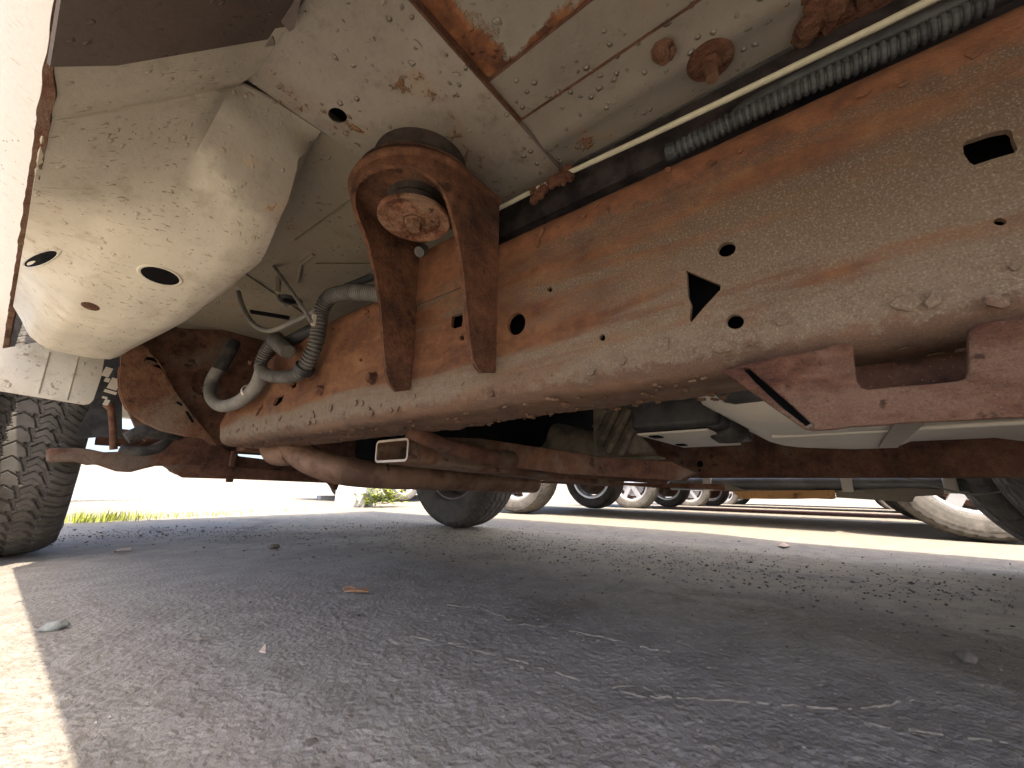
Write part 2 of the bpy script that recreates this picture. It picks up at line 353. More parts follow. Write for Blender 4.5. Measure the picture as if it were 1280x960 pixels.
def ell(px, py, rx, ry, pl, rot=0, n=20, jag=0):
    out = []
    for k in range(n):
        a = 2*math.pi*k/n; j = 1+random.uniform(-jag, jag)
        x, y = rx*math.cos(a)*j, ry*math.sin(a)*j
        out.append(pl(px+x*math.cos(rot)-y*math.sin(rot), py+x*math.sin(rot)+y*math.cos(rot)))
    return out
def jagline(a, b, n, amp, seed=0):
    a, b = Vector(a), Vector(b); out = []
    for i in range(n):
        t = i/n; p = a.lerp(b, t); d_ = Vector((noise.noise((t*n*.45+seed, 3.1, 0)), noise.noise((t*n*.45+seed, 9.7, 0)))); out.append((p.x+d_.x*amp, p.y+d_.y*amp))
    return out

# ================================================================== GROUND AND SURROUNDINGS
def sheet(name, x0, x1, y0, y1, z, nx, ny, mat, fz=None):
    vs = []; fs = []
    for j in range(ny+1):
        for i in range(nx+1):
            x = x0+(x1-x0)*i/nx; y = y0+(y1-y0)*j/ny; vs.append((x, y, z+(fz(x, y) if fz else 0)))
    for j in range(ny):
        for i in range(nx):
            a = j*(nx+1)+i; fs.append((a, a+1, a+nx+2, a+nx+1))
    return tag(link(name, mesh(vs, fs), mat, None, 60), kind='structure')
def rise(x, y):
    s_ = y-.25*x; return max(0, s_-14)**1.15*.02-.02*min(10, max(0, x-4.2))
# asphalt: finely modelled where the camera stands over it
def graph(n0, n1, a, b):
    t = np.linspace(0, 1, n0+1); return a+(b-a)*t
xs = np.concatenate([np.linspace(-300, -4, 8)[:-1], np.linspace(-4, -.35, 12)[:-1], np.linspace(-.35, 1.3, 420)[:-1], np.linspace(1.3, 4, 90)[:-1], np.linspace(4, 300, 20)])
ys = np.concatenate([np.linspace(-300, -2, 8)[:-1], np.linspace(-2, -.3, 60)[:-1], np.linspace(-.3, 1.15, 380)[:-1], np.linspace(1.15, 4, 110)[:-1], np.linspace(4, 300, 60)])
X, Y = np.meshgrid(xs, ys)
rng = np.random.default_rng(3)
def vnoise(X, Y, sc, seed):
    g = np.random.default_rng(seed).random((512, 512)); u = X*sc; v = Y*sc
    i = np.floor(u).astype(int); j = np.floor(v).astype(int); fu = u-i; fv = v-j; fu = fu*fu*(3-2*fu); fv = fv*fv*(3-2*fv)
    G = lambda a, b: g[a % 512, b % 512]
    return (G(i, j)*(1-fu)+G(i+1, j)*fu)*(1-fv)+(G(i, j+1)*(1-fu)+G(i+1, j+1)*fu)*fv-.5
near = np.clip((1.3-X)*4, 0, 1)*np.clip((X+.35)*10, 0, 1)*np.clip((Y+.3)*10, 0, 1)*np.clip((1.3-Y)*4, 0, 1)
Z = near*(vnoise(X+.3*Y, Y-.3*X, 120, 1)*.0024+vnoise(X-.4*Y, Y+.4*X, 230, 2)*.0016+vnoise(X, Y, 22, 5)*.003)
Z = Z+vnoise(X, Y, 2.3, 8)*.004*np.clip((6-np.abs(Y))/3, 0, 1)*np.clip((6-np.abs(X))/3, 0, 1)
DIP = -.02*np.clip(X-4.2, 0, 10); Z = Z+DIP
SS = np.maximum(0, Y-.25*X-14); Z = Z+SS**1.15*.02
nyy, nxx = X.shape
me = bpy.data.meshes.new('ground')
co = np.stack([X, Y, Z], -1).reshape(-1, 3)
idx = np.arange(nyy*nxx).reshape(nyy, nxx); q = np.stack([idx[:-1, :-1], idx[:-1, 1:], idx[1:, 1:], idx[1:, :-1]], -1).reshape(-1, 4)
me.vertices.add(len(co)); me.vertices.foreach_set('co', co.ravel()); me.loops.add(q.size); me.loops.foreach_set('vertex_index', q.ravel())
me.polygons.add(len(q)); me.polygons.foreach_set('loop_start', np.arange(0, q.size, 4)); me.update(calc_edges=True); me.validate()
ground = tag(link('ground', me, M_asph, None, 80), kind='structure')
# road beyond the lot with its edge line
def strip(name, pts, wd, z, mat):
    vs = []; fs = []
    for i, (x, y) in enumerate(pts):
        vs += [(x, y, z+rise(x, y)), (x, y+wd, z+rise(x, y+wd))]
        if i: fs.append((2*i-2, 2*i, 2*i+1, 2*i-1))
    return tag(link(name, mesh(vs, fs), mat, None, None), kind='structure')
rx = [-60+6*i for i in range(28)]
strip('road', [(x, 7.6+.02*x) for x in rx], 6.2, .012, M_road)
strip('road_edge_line', [(x, 7.75+.02*x) for x in rx], .14, .018, M_linepaint)
# bay lines running beside the parked vehicles on the right
for i, (x0, wd) in enumerate(((5.75, .1), (8.75, .1))):
    tag(link('bay_line', mesh([(x0, -3.2, .008-.02*(x0-4.2)), (x0+wd, -3.2, .008-.02*(x0+wd-4.2)), (x0+wd, 4.6, .008-.02*(x0+wd-4.2)), (x0, 4.6, .008-.02*(x0-4.2))], [(0, 1, 2, 3)]), M_linepaint, None, None), kind='structure')
tag(MB().box((6.4, 7.25, .0), (5.4, .16, .12)).build('low_kerb', M_concrete, None, .012), kind='structure')

# cracks: thin lines of sand standing in the asphalt, belonging to the ground
def crack(pts, wd, seed):
    P = []
    for a, b in zip(pts, pts[1:]):
        for k in range(9):
            t = k/9; P.append((a[0]+(b[0]-a[0])*t+3*noise.noise((a[0]*.3+k*1.3, seed, 0)), a[1]+(b[1]-a[1])*t+2.2*noise.noise((a[0]*.3+k*1.3, seed, 5))))
    W = [onZ(p[0], p[1], -H) for p in P]; vs = []; fs = []
    for i, p in enumerate(W):
        t_ = (W[min(i+1, len(W)-1)]-W[max(i-1, 0)]).normalized(); n_ = Vector((-t_.y, t_.x, 0)); h = wd*.28*max(.12, .5+1.3*noise.noise((i*.9, seed, 1)))
        zc = .0034+.0016*noise.noise((i*.5, seed, 2))
        vs += [p-n_*h+Vector((0, 0, .0015)), p+Vector((0, 0, zc)), p+n_*h+Vector((0, 0, .0015))]
        if i and noise.noise((i*.33, seed, 9)) > -.14: fs += [(3*i-3, 3*i-2, 3*i+1, 3*i), (3*i-2, 3*i-1, 3*i+2, 3*i+1)]
    return link('asphalt_crack', mesh(vs, fs), M_crack, ground, 60)
crack([(500, 796), (560, 806), (620, 822), (660, 832), (720, 852), (765, 863), (800, 874), (860, 876), (930, 880), (1000, 886), (1060, 890), (1110, 885), (1160, 872)], .0019, 1.2)
crack([(765, 863), (800, 858), (830, 876)], .0012, 4.7)
crack([(560, 758), (600, 762), (650, 782), (700, 788), (760, 800), (830, 818)], .0012, 7.4)
crack([(1080, 908), (1180, 922), (1270, 934)], .0008, 6.1)

# grit: thousands of loose grains, thicker along the dirt band
def grit(name, n, seed, mat, smin, smax, region):
    rn = random.Random(seed); mb = MB()
    for i in range(n):
        x, y = region(rn); s_ = rn.uniform(smin, smax)*(1 if rn.random() < .93 else 1.8)
        M = Matrix.Rotation(rn.uniform(0, 6.28), 3, 'Z')
        v = [M@Vector((s_*rn.uniform(.6, 1.1)*a, s_*rn.uniform(.5, .9)*b, s_*rn.uniform(.2, .55)*c))+Vector((x, y, s_*.2+.001)) for a, b, c in ((1, 0, 0), (-1, 0, 0), (0, 1, 0), (0, -1, 0), (0, 0, 1), (0, 0, -1))]
        mb.add(v, [(0, 2, 4), (2, 1, 4), (1, 3, 4), (3, 0, 4), (2, 0, 5), (1, 2, 5), (3, 1, 5), (0, 3, 5)])
    me_ = mesh(mb.v, mb.f); o = link(name, me_, mat, None, None)
    return tag(o, {'dark_grit': 'dark loose grit scattered over the shaded asphalt under the truck', 'pale_grit': 'pale stone chips scattered over the shaded asphalt under the truck'}[name], 'gravel', kind='stuff')
def reg_dark(rn):
    if rn.random() < .45:
        t = rn.random(); x = .25+1.5*t; return x+rn.gauss(0, .12), 2.75-.55*t+rn.gauss(0, .16)-(1.9*rn.random()**2.2 if t > .3 else 0)
    if rn.random() < .75: y = rn.uniform(-.7, 2.0); return rn.gauss(1.45, .25), y
    return rn.uniform(.2, 2.3), rn.uniform(-.6, 3.3)
grit('dark_grit', 3400, 5, M_gravel, .0013, .006, reg_dark)
grit('pale_grit', 3800, 6, M_pale_grit, .0012, .0042, lambda rn: (rn.gauss(1.45, .28), rn.uniform(-.7, 2.2)) if rn.random() < .7 else (rn.uniform(.1, 2.3), rn.uniform(-.6, 3.3)))

# single loose pieces on the asphalt
def pebble(name, px, py, rx_, ry_, rz_, mat, label, seed, cat='stone'):
    p = onZ(px, py, -H); me_ = bpy.data.meshes.new('m'); bm = bmesh.new(); bmesh.ops.create_icosphere(bm, subdivisions=3, radius=1)
    for v in bm.verts:
        k = 1+.35*noise.noise(v.co*1.3+Vector((seed, 0, 0)))+.12*noise.noise(v.co*4+Vector((seed, 0, 0)))
        v.co = Vector((v.co.x*rx_, v.co.y*ry_, v.co.z*rz_))*k+Vector((p.x, p.y, rz_*.75))
    bm.to_mesh(me_); bm.free(); return tag(link(name, me_, mat, None, 60), label, cat)
pebble('stone', 66, 788, .0155, .010, .0085, M_stone, 'pale grey angular stone beside the edge of the sunlit strip', 2.2)
pebble('pebble', 447, 741, .003, .003, .002, M_stone, 'tiny grey pebble beside the brown splinter on the asphalt', 5.1)
pebble('clod', 1208, 826, .016, .011, .007, M_gravel, 'dark brown clod of dirt on the asphalt at the right', 8.3, 'dirt clod')
pebble('clod', 343, 685, .018, .013, .009, M_gravel, 'dark clod of dirt lying in the grit band right of the front tyre', 9.3, 'dirt clod')
def scrap(name, pts, mat, label, cat, lift=.004):
    P = [onZ(a, b, -H) for a, b in pts]; vs = [Vector((p.x, p.y, .006+lift*(i % 2))) for i, p in enumerate(P)]
    return tag(MB().prism(vs, (0, 0, .0016)).build(name, mat, None, smooth=None), label, cat)
scrap('splinter', [(428, 739), (436, 739), (446, 740.5), (459, 741), (460, 744), (444, 744), (431, 743.5)], M_leaf, 'reddish brown wood splinter lying on the shaded asphalt', 'splinter')
scrap('paint_flake', [(323, 821), (330, 816), (331, 823)], M_chip, 'tiny pale orange triangular flake on the shaded asphalt', 'flake')
scrap('dry_leaf', [(972, 684), (980, 681), (988, 684), (981, 687)], M_chip, 'small pale dry leaf on the shaded band near the bay line', 'leaf')
scrap('twig', [(144, 690), (163, 688), (163, 690), (146, 692.5)], M_chip, 'short pale twig lying in the grit band right of the front tyre', 'twig')

# ================================================================== WHEELS
def tyre_me(Rr, W, fine=True, lug=True, nth=None, pit=46, nt_=96, hbk=.56):
    nth = nth or (600 if fine else 72); hb = Rr*hbk
    prof = []                                    # (x offset, radius, tread coordinate or None)
    hw = W/2
    side = [(hw*.78, hb), (hw*.93, hb+.012), (hw*1.0, hb+(Rr-hb)*.33), (hw*1.03, hb+(Rr-hb)*.55), (hw*1.0, hb+(Rr-hb)*.78), (hw*.955, Rr-.030)]
    for i in range(len(side)-1):
        m_ = 5 if fine else 1
        for k in range(m_):
            t = k/m_; prof.append((-(side[i][0]*(1-t)+side[i+1][0]*t), side[i][1]*(1-t)+side[i+1][1]*t, None))
    for k in range(nt_+1):
        u = -1+2*k/nt_; r_ = Rr-.026*abs(u)**5-.006*u*u; prof.append((u*hw*.955, r_, u))
    for q_ in [p for p in prof[::-1] if p[2] is None]: prof.append((-q_[0], q_[1], None))
    P = np.array([(a, b, 9 if c is None else c) for a, b, c in prof]); th = np.linspace(0, 2*np.pi, nth, endpoint=False)
    r_ = np.repeat(P[None, :, 1], nth, 0).copy(); u = np.repeat(P[None, :, 2], nth, 0); T = np.repeat(th[:, None], len(P), 1)
    if fine and lug:
        ph = T*pit/(2*np.pi); tri = np.abs((ph % 1)-.5)*2
        isT = u < 5
        g = np.zeros_like(r_); saw = (ph % 1)-.5
        for c0, amp, wd in ((-.20, .05, .030), (.20, .05, .030), (-.56, .07, .036), (.56, .07, .036)):
            g = np.maximum(g, (np.abs(u-c0-amp*saw*2) < wd)*1.)
        sk_ = (ph+np.abs(u)*1.25+.12*np.sin(np.abs(u)*9)) % 1
        g = np.maximum(g, ((np.abs(u) > .56) & (sk_ < .15))*1.)
        skb = (ph+.5+np.abs(u)*1.25+.12*np.sin(np.abs(u)*9)) % 1
        g = np.maximum(g, ((np.abs(u) > .62) & (np.abs(u) < .9) & (skb < .07))*.55)
        che = (ph*1+np.abs(np.abs(u)-.38)*2.6) % 1; g = np.maximum(g, ((np.abs(u) < .56) & (np.abs(u) > .20) & (che < .09))*.8)
        chf = (ph*1+.5+np.abs(np.abs(u)-.38)*2.6) % 1; g = np.maximum(g, ((np.abs(u) < .56) & (np.abs(u) > .20) & (chf < .05))*.5)
        chc = (ph*1+np.abs(u)*2.4) % 1; g = np.maximum(g, ((np.abs(u) < .20) & (chc < .09))*.8)
        r_ = np.where(isT, r_-g*.0072, r_)
        # shoulder lugs run over on to the sidewall, and raised moulding higher on the sidewall
        hi = (~isT) & (P[None, :, 1] > hb+(Rr-hb)*.74); sk2 = (ph+1.25+.05) % 1
        xo = np.where(hi & (sk2 < .17), -.005, 0.)
        ring = (~isT) & (P[None, :, 1] > hb+(Rr-hb)*.36) & (P[None, :, 1] < hb+(Rr-hb)*.56); rn_ = np.random.default_rng(2).random(220)
        let = ring & (rn_[(T*220/(2*np.pi)).astype(int) % 220] > .5) & ((T % 2.1) < .9); xo = np.where(let, .0018, xo)
    else: xo = np.zeros_like(r_)
    X_ = P[None, :, 0]+xo*np.sign(P[None, :, 0]); V = np.stack([X_+0*r_, r_*np.cos(T), r_*np.sin(T)], -1)
    # flatten the contact patch a little
    m_ = len(P); co_ = V.reshape(-1, 3); i0 = np.arange(nth)[:, None]*m_+np.arange(m_-1)[None, :]; i1 = ((np.arange(nth)+1) % nth)[:, None]*m_+np.arange(m_-1)[None, :]
    q_ = np.stack([i0, i0+1, i1+1, i1], -1).reshape(-1, 4); me_ = bpy.data.meshes.new('tyre')
    me_.vertices.add(len(co_)); me_.vertices.foreach_set('co', co_.ravel()); me_.loops.add(q_.size); me_.loops.foreach_set('vertex_index', q_.ravel())
    me_.polygons.add(len(q_)); me_.polygons.foreach_set('loop_start', np.arange(0, q_.size, 4)); me_.update(calc_edges=True); me_.validate(); return me_
def rim_me(Rr, W, inner_brake=True):
    hb = Rr*.56; hw = W/2*.8; mb = MB()
    mb.lathe([(hb+.006, -hw), (hb-.006, -hw+.004), (hb-.02, -hw*.5), (hb-.03, 0), (hb-.02, hw*.5), (hb-.008, hw-.006), (hb+.006, hw), (hb+.006, hw-.008), (hb-.01, hw*.5), (hb-.02, 0), (hb-.01, -hw*.5), (hb+.006, -hw+.01)], (0, 0, 0), (1, 0, 0), 48)
    mb.lathe([(hb-.028, hw*.15), (hb*.72, hw*.55), (hb*.45, hw*.5), (hb*.34, hw*.75), (.0, hw*.78), (.0, hw*.66), (hb*.34, hw*.62), (hb*.45, hw*.38), (hb*.72, hw*.42), (hb-.028, hw*.05)], (0, 0, 0), (1, 0, 0), 48)
    for k in range(8):
        a = k*math.pi/4; c_ = Vector((hw*.5, math.cos(a)*hb*.56, math.sin(a)*hb*.56)); mb.lathe([(.0, .02), (.011, .018), (.012, -.01)], c_, (1, 0, 0), 6)
    return mb.me()
def brake_me(Rr):
    hb = Rr*.56; mb = MB(); mb.lathe([(0, -.05), (.05, -.05), (.055, -.02), (hb*.72, -.018), (hb*.74, .015), (0, .02)], (0, 0, 0), (1, 0, 0), 40)
    mb.box((-.02, hb*.55, hb*.2), (.10, .07, .13), 0); return mb.me()
FR = .385
T_front = tyre_me(FR, .275, True, True, 1160, 58); RM = rim_me(FR, .275); BR = brake_me(FR)
T_mid = tyre_me(.37, .235, True, True, 480, 40, 48); RM2 = rim_me(.37, .235)
def wheel(root, name, c, tme, rme, flip=False, steer=0, mats=(None, None), label=None, brake=False):
    o = bpy.data.objects.new(name, rme); C.objects.link(o)
    if not rme.materials: rme.materials.append(mats[0] or M_rim); rme.polygons.foreach_set('use_smooth', [True]*len(rme.polygons)); rme.set_sharp_from_angle(angle=R(40))
    if not tme.materials: tme.materials.append(mats[1] or M_tyre); tme.polygons.foreach_set('use_smooth', [True]*len(tme.polygons)); tme.set_sharp_from_angle(angle=R(40))
    o.parent = root; o.location = Vector(c)-root.location; o.rotation_euler = (0, 0, (math.pi if flip else 0)+steer)
    t_ = bpy.data.objects.new('tyre', tme); C.objects.link(t_); t_.parent = o
    if brake:
        b = bpy.data.objects.new('brake_drum', BR); C.objects.link(b); b.parent = o
        if not BR.materials: BR.materials.append(M_rustdark)
    if label: o['label'] = label
    return o

# ================================================================== THE TRUCK
truck = empty('pickup_truck', (.93, .6, 0), 'rusty white pickup truck seen from underneath, parked over the shaded asphalt', 'truck')
T = truck
def zrel(p): return p.z-H

# ---- near chassis rail (web plane x = XR)
XR = .36; ZB, ZT = .096, .324; rb = .027
pX = lambda a, b: onX(a, b, XR)
holes = [ell(835, 212, 4.5, 3.2, pX, -.5, 10, .15), ell(908.5, 311.5, 11.5, 9, pX, -.4), [pX(*q_) for q_ in ((858, 338), (901, 356), (900.5, 362), (880, 384), (864, 403), (862, 399), (864, 381), (860, 371))],
         ell(919, 402, 11, 9.3, pX, 0), ell(645.5, 405, 11, 14.2, pX, .35), [pX(*q_) for q_ in ((565, 395), (570, 394), (578, 391), (578.5, 400), (577, 408), (567, 411), (564, 408))],
         ell(577.5, 423, 3, 3.5, pX, 0, 8, .2), ell(687, 362, 3, 3.4, pX, 0, 8, .15), ell(753, 422, 3.8, 4.3, pX, .4, 10, .1),
         [pX(*q_) for q_ in ((1203, 180), (1208, 175.5), (1240, 165), (1260, 161.5), (1265, 165), (1267, 174), (1272, 186), (1268, 191), (1240, 199), (1218, 206.5), (1212, 203), (1205, 193))],
         ell(1250, 277, 8.3, 4.8, pX, 0), ell(613, 492, 3.2, 3.6, pX, 0, 8), ell(487, 512, 3, 3, pX, 0, 8, .1),
         [pX(*q_) for q_ in ((319, 519), (328, 504), (329, 508), (322, 520))], [pX(*q_) for q_ in ((341, 506), (346, 497), (355, 494), (352, 502), (345, 508))],
         [pX(*q_) for q_ in ((363, 483), (367, 477), (371, 476), (370, 483), (366, 486))], ell(451, 450, 2, 2.2, pX, 0, 8), ell(553, 313, 5, 2.5, pX, -.6, 8, .2), ell(478, 380, 3, 2.5, pX, 0, 8, .2)]
endb = pX(274, 549); endb.z = H+ZB+rb; endt = pX(352, 427)
ol = [Vector((XR, -1.6, H+ZB+rb))]
for k in range(1, 12): ol.append(Vector((XR, -1.6+(endb.y+1.6)*k/11, H+ZB+rb)))
ol += [pX(275, 530), pX(283, 516), pX(291, 506), pX(306, 493), pX(325, 462), pX(352, 436)]
yt = ol[-1].y; ol += [Vector((XR, yt-.06, H+ZT-rb)), Vector((XR, .2, H+ZT-rb)), Vector((XR, -1.6, H+ZT-rb))]
rail = plate('chassis_rail', ol, holes, (XR, 0, H), (0, 1, 0), (0, 0, 1), .005, M_rail, T, 0, back=False)
# bends and flanges, swept along y with a rust-eaten free edge
def flange(bottom, y0, y1, n, mat, name, parent, width):
    rows = []
    for i in range(n+1):
        y = y0+(y1-y0)*i/n; s_ = 1 if bottom else -1; zc = (ZB if bottom else ZT)
        e = width(y); row_o = []; row_i = []
        wob = .0010*noise.noise((y*22, 0, zc*9))+.0007*noise.noise((y*90, 4, zc))
        for k in range(8):
            a = math.pi/2*k/7; row_o.append((XR+rb-rb*math.cos(a)+0*wob, zc+s_*(rb-rb*math.sin(a))+wob*(k/7)))
            row_i.append((XR+rb-(rb-.0055)*math.cos(a), zc+s_*(rb-(rb-.0055)*math.sin(a))))
        m_ = 9
        for k in range(1, m_+1):
            x = XR+rb+(e-rb)*k/m_; wz = .0016*noise.noise((y*38, x*38, zc*5))+.001*noise.noise((y*110, x*110, 3))
            row_o.append((x, zc+s_*(-.0 if k < m_ else .0015)+wz)); row_i.append((x-(0 if k < m_ else .001), zc+s_*.006+wz))
        rows.append([Vector((x, y, H+z)) for x, z in row_o+row_i[::-1]])
    return loft(rows, True, True).build(name, mat, parent, smooth=40)
def wb(y):
    e = .135 if y > .55 else (.135-(.55-y)*.14 if y > .3 else .10)
    return max(.06, e+.010*noise.noise((y*7, 1, 1))+.007*noise.noise((y*30, 2, 1))+.004*noise.noise((y*90, 2, 7)))
flange(True, -1.6, endb.y, 620, M_rail, 'rail_bottom_flange', T, wb)
flange(False, -1.6, yt-.03, 260, M_rail, 'rail_top_flange', T, lambda y: .07)
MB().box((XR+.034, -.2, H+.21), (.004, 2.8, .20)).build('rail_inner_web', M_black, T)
# loose rust scales along the lower bend and on the web
rn = random.Random(8)
def scales(n, fn, name, mat, parent, s0=.004, s1=.014):
    mb = MB()
    for i in range(n):
        p, nrm = fn(rn); nrm = Vector(nrm).normalized(); a = nrm.orthogonal().normalized(); a = Matrix.Rotation(rn.uniform(0, 6.28), 3, nrm)@a; b = nrm.cross(a)
        s_ = rn.uniform(s0, s1); k = rn.randint(5, 7); lift = rn.uniform(.0004, .003); tilt = rn.uniform(-.25, .25)
        ring = [p+a*math.cos(6.283*j/k)*s_*rn.uniform(.6, 1.1)+b*math.sin(6.283*j/k)*s_*rn.uniform(.35, .8)+nrm*(lift*(1+tilt*math.cos(6.283*j/k))) for j in range(k)]
        c = p+nrm*(lift+.0008)
        mb.add([c]+ring+[p+(q_-p)*.9-nrm*lift for q_ in ring], [(0, 1+j, 1+(j+1) % k) for j in range(k)]+[(1+j, 1+k+j, 1+k+(j+1) % k, 1+(j+1) % k) for j in range(k)])
    return tag(mb.build(name, mat, parent, smooth=20), kind='stuff')
scales(170, lambda r: (Vector((XR+r.uniform(.005, .11), r.uniform(-.25, 1.2), H+ZB-.0008)), (0, r.uniform(-.2, .2), -1)), 'rust_scales', M_rail, T, .002, .007)
scales(90, lambda r: (Vector((XR-.0002, r.uniform(-.35, 1.15), H+r.choice([r.uniform(.285, .305), r.uniform(.11, .135)]))), (-1, 0, r.uniform(-.2, .2))), 'rust_scales', M_rail, T, .003, .010)
for (bx_, by_) in ((402, 488), (467, 473)):
    p = pX(bx_, by_); MB().lathe([(0, .012), (.007, .012), (.0085, .009), (.0085, .0), (.013, 0), (.013, -.002)], p, (-1, 0, 0), 6).build('rail_bolt', M_flaky, T)
# scratch and weld bead on the web under the bracket
MB().tube([pX(517, 371)+Vector((-.001, 0, 0)), pX(545, 360)+Vector((-.001, 0, 0)), pX(580, 345)+Vector((-.001, 0, 0))], .0016, 6).build('weld_bead', M_rail, T)

# ---- notched crossmember bracket welded under the rail
xg = XR-.009; pG = lambda a, b: onX(a, b, xg)
outl = [(902, 462), (905, 466), (935, 487), (965, 508), (1005, 536)]+[(1016, 538)]+jagline((1030, 537), (1130, 528), 12, 1.8, 2)+jagline((1130, 528), (1282, 521), 14, 1.8, 5)+[(1420, 512), (1420, 372), (1300, 392), (1270, 397)]+jagline((1262, 398), (1218, 404), 6, 2, 9)+[(1211, 411), (1210.5, 440), (1211, 462), (1207, 472), (1198, 476), (1160, 480), (1120, 483), (1085, 487), (1076, 484), (1071, 476), (1068, 450), (1066, 431)]+jagline((1060, 428), (985, 444), 8, 2.5, 12)+jagline((985, 444), (912, 457), 9, 2.5, 15)
gus = plate('crossmember_bracket', [pG(*q_) for q_ in outl], [[pG(*q_) for q_ in ((929, 461), (936, 460), (958, 479), (990, 507), (1017, 532), (1010, 534.5), (980, 511), (950, 484))]], (xg, 0, H), (0, 1, 0), (0, 0, 1), .007, M_flaky, T, .0012, back=False)
zb_ = onX(1130, 528, xg).z
MB().prism([onX(*q_, xg+.016) for q_ in ((921, 456), (945, 456), (1017, 527), (1004, 534))], (.002, 0, 0)).build('slot_backing', M_black, T, smooth=None)
MB().box((xg+.058, -.235, H+.074), (.006, .46, .042)).build('bracket_back_plate', M_rustdark, T)
MB().prism([(xg+.007, -.03, zb_+.004), (xg+.055, -.03, zb_+.014), (xg+.055, -.46, zb_+.014), (xg+.007, -.46, zb_+.004)], (0, 0, .005)).build('bracket_floor_plate', M_flaky, T)

# ---- body mount bracket: U-shaped strap standing off the rail, cushion and washer inside its arch
yc, ya, yb2, xc = .397, .313, .481, .285
def zbot(x):
    pts = [(.0, .358), (.205, .358), (.235, .352), (.255, .341), (.268, .326), (.285, .288), (.298, .245), (.309, .186), (.3165, .152), (.322, .139), (.335, .129), (.36, .135)]
    for (a, b), (c_, e) in zip(pts, pts[1:]):
        if x <= c_: return b+(e-b)*(x-a)/(c_-a)
    return .135
path = []
for k in range(26): path.append((XR-.001-(XR-xc-.001)*k/25, ya))
for k in range(1, 30):
    a = -math.pi/2-math.pi*k/30; path.append((xc+.078*math.cos(a), yc+.084*math.sin(a)))
for k in range(26): path.append((xc+(XR-xc-.001)*k/25, yb2))
rows = []
for i, (x, y) in enumerate(path):
    a = Vector(path[max(i-1, 0)]); b = Vector(path[min(i+1, len(path)-1)]); t_ = (b-a).normalized(); nn = Vector((-t_.y, t_.x))
    nn = nn*(-1 if nn.dot(Vector((x-.32, y-yc))) < 0 else 1); zb0 = zbot(x)+.0012*noise.noise((x*40, y*40, 2)); ztop = .372
    tt = .0055; R_ = []
    levels = [0, .03, .1, .2, .35, .5, .65, .8, .92, 1]
    for l in levels: R_.append(Vector((x, y, 0))+Vector((nn.x, nn.y, 0))*(.004*(1-l)**3*0)+Vector((0, 0, H+zb0+(ztop-zb0)*l)))
    for l in levels[::-1]: R_.append(Vector((x-nn.x*tt, y-nn.y*tt, H+zb0+(ztop-zb0)*l)))
    rows.append(R_)
strap = loft(rows, True, True).build('body_mount_bracket', M_strap, T, smooth=50)
MB().box((XR-.0015, (ya+yb2)/2, H+.312), (.003, yb2-ya-.004, .088)).build('bracket_back', M_rail, strap)
# curled shoulder on top of the strap and its top plate
topo = [Vector((x, y, H+.378)) for x, y in path]
cc = ell(0, 0, 1, 1, lambda a, b: Vector((xc+.030*a, yc+.030*b, H+.378)), n=24)
plate('bracket_top', topo, [cc], (0, 0, H+.378), (1, 0, 0), (0, 1, 0), .006, M_strap, strap, .001, back=True)
MB().tube([(x, y, H+.3735) for x, y in path], .0055, 8).build('bracket_shoulder', M_strap, strap, smooth=60)
MB().lathe([(0, .0), (.012, .0), (.012, .002), (.030, .003), (.034, .006), (.040, .004), (.0455, .002), (.047, .004), (.047, .008), (.036, .011), (0, .011)], (xc, yc, H+.3365), (0, 0, 1), 56).build('retaining_washer', M_washer, strap)
MB().lathe([(0, -.010), (.0085, -.010), (.0105, -.007), (.0105, .002), (.017, .002), (.018, .004)], (xc, yc, H+.3365), (0, 0, 1), 6).build('mount_bolt', M_rust, strap)
MB().lathe([(.0, .0), (.033, .0), (.037, .003), (.038, .012), (.034, .018), (.037, .026)], (xc, yc, H+.3465), (0, 0, 1), 48).build('lower_cushion', M_cushion, strap)
MB().lathe([(.058, .0), (.077, .004), (.077, .009), (.066, .011), (.066, .015), (.073, .018), (.073, .023), (.062, .026), (.060, .034), (.062, .055)], (xc+.004, yc, H+.377), (0, 0, 1), 56).build('upper_cushion', M_cushion, strap)
MB().lathe([(.073, .0), (.081, .001), (.081, .003), (.073, .004)], (xc+.004, yc, H+.386), (0, 0, 1), 56).build('cushion_ring', M_rustdark, strap)
p = onX(524, 315, .33); MB().tube([p, p+Vector((.012, .004, .012))], .008, 10).build('foam_plug', M_loom, strap)

# ---- cross sill above the mount (underside z = .43)
ZS = .43; pS = lambda a, b: onZ(a, b, ZS)
ysn, ysf = .250, .452
cs_out = [Vector((.185, ysf, H+ZS)), Vector((.08, ysf+.0, H+ZS)), Vector((-.02, ysf-.03, H+ZS)), Vector((-.06, .30, H+ZS)), Vector((-.06, ysn, H+ZS)), Vector((1.9, ysn, H+ZS)), Vector((1.9, ysf, H+ZS))]
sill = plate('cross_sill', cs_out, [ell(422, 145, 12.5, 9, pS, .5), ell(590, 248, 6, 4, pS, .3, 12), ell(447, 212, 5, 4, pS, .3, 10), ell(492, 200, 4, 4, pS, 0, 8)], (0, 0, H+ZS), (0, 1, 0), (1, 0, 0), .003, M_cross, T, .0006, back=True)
MB().box((.9, (ysn+ysf)/2, H+ZS+.035), (1.95, ysf-ysn-.006, .004)).build('cross_sill_top', M_black, sill)
MB().box((.92, ysn+.002, H+ZS+.02), (1.9, .003, .034)).build('cross_sill_side', M_cross, sill)
MB().box((.92, ysf-.002, H+ZS+.02), (1.9, .003, .034)).build('cross_sill_side', M_cross, sill)
scales(34, lambda r: (Vector((r.uniform(.05, .45), r.uniform(ysn+.004, ysf-.01), H+ZS-.0002)), (0, 0, -1)), 'paint_blisters', M_cross, sill, .002, .0055)

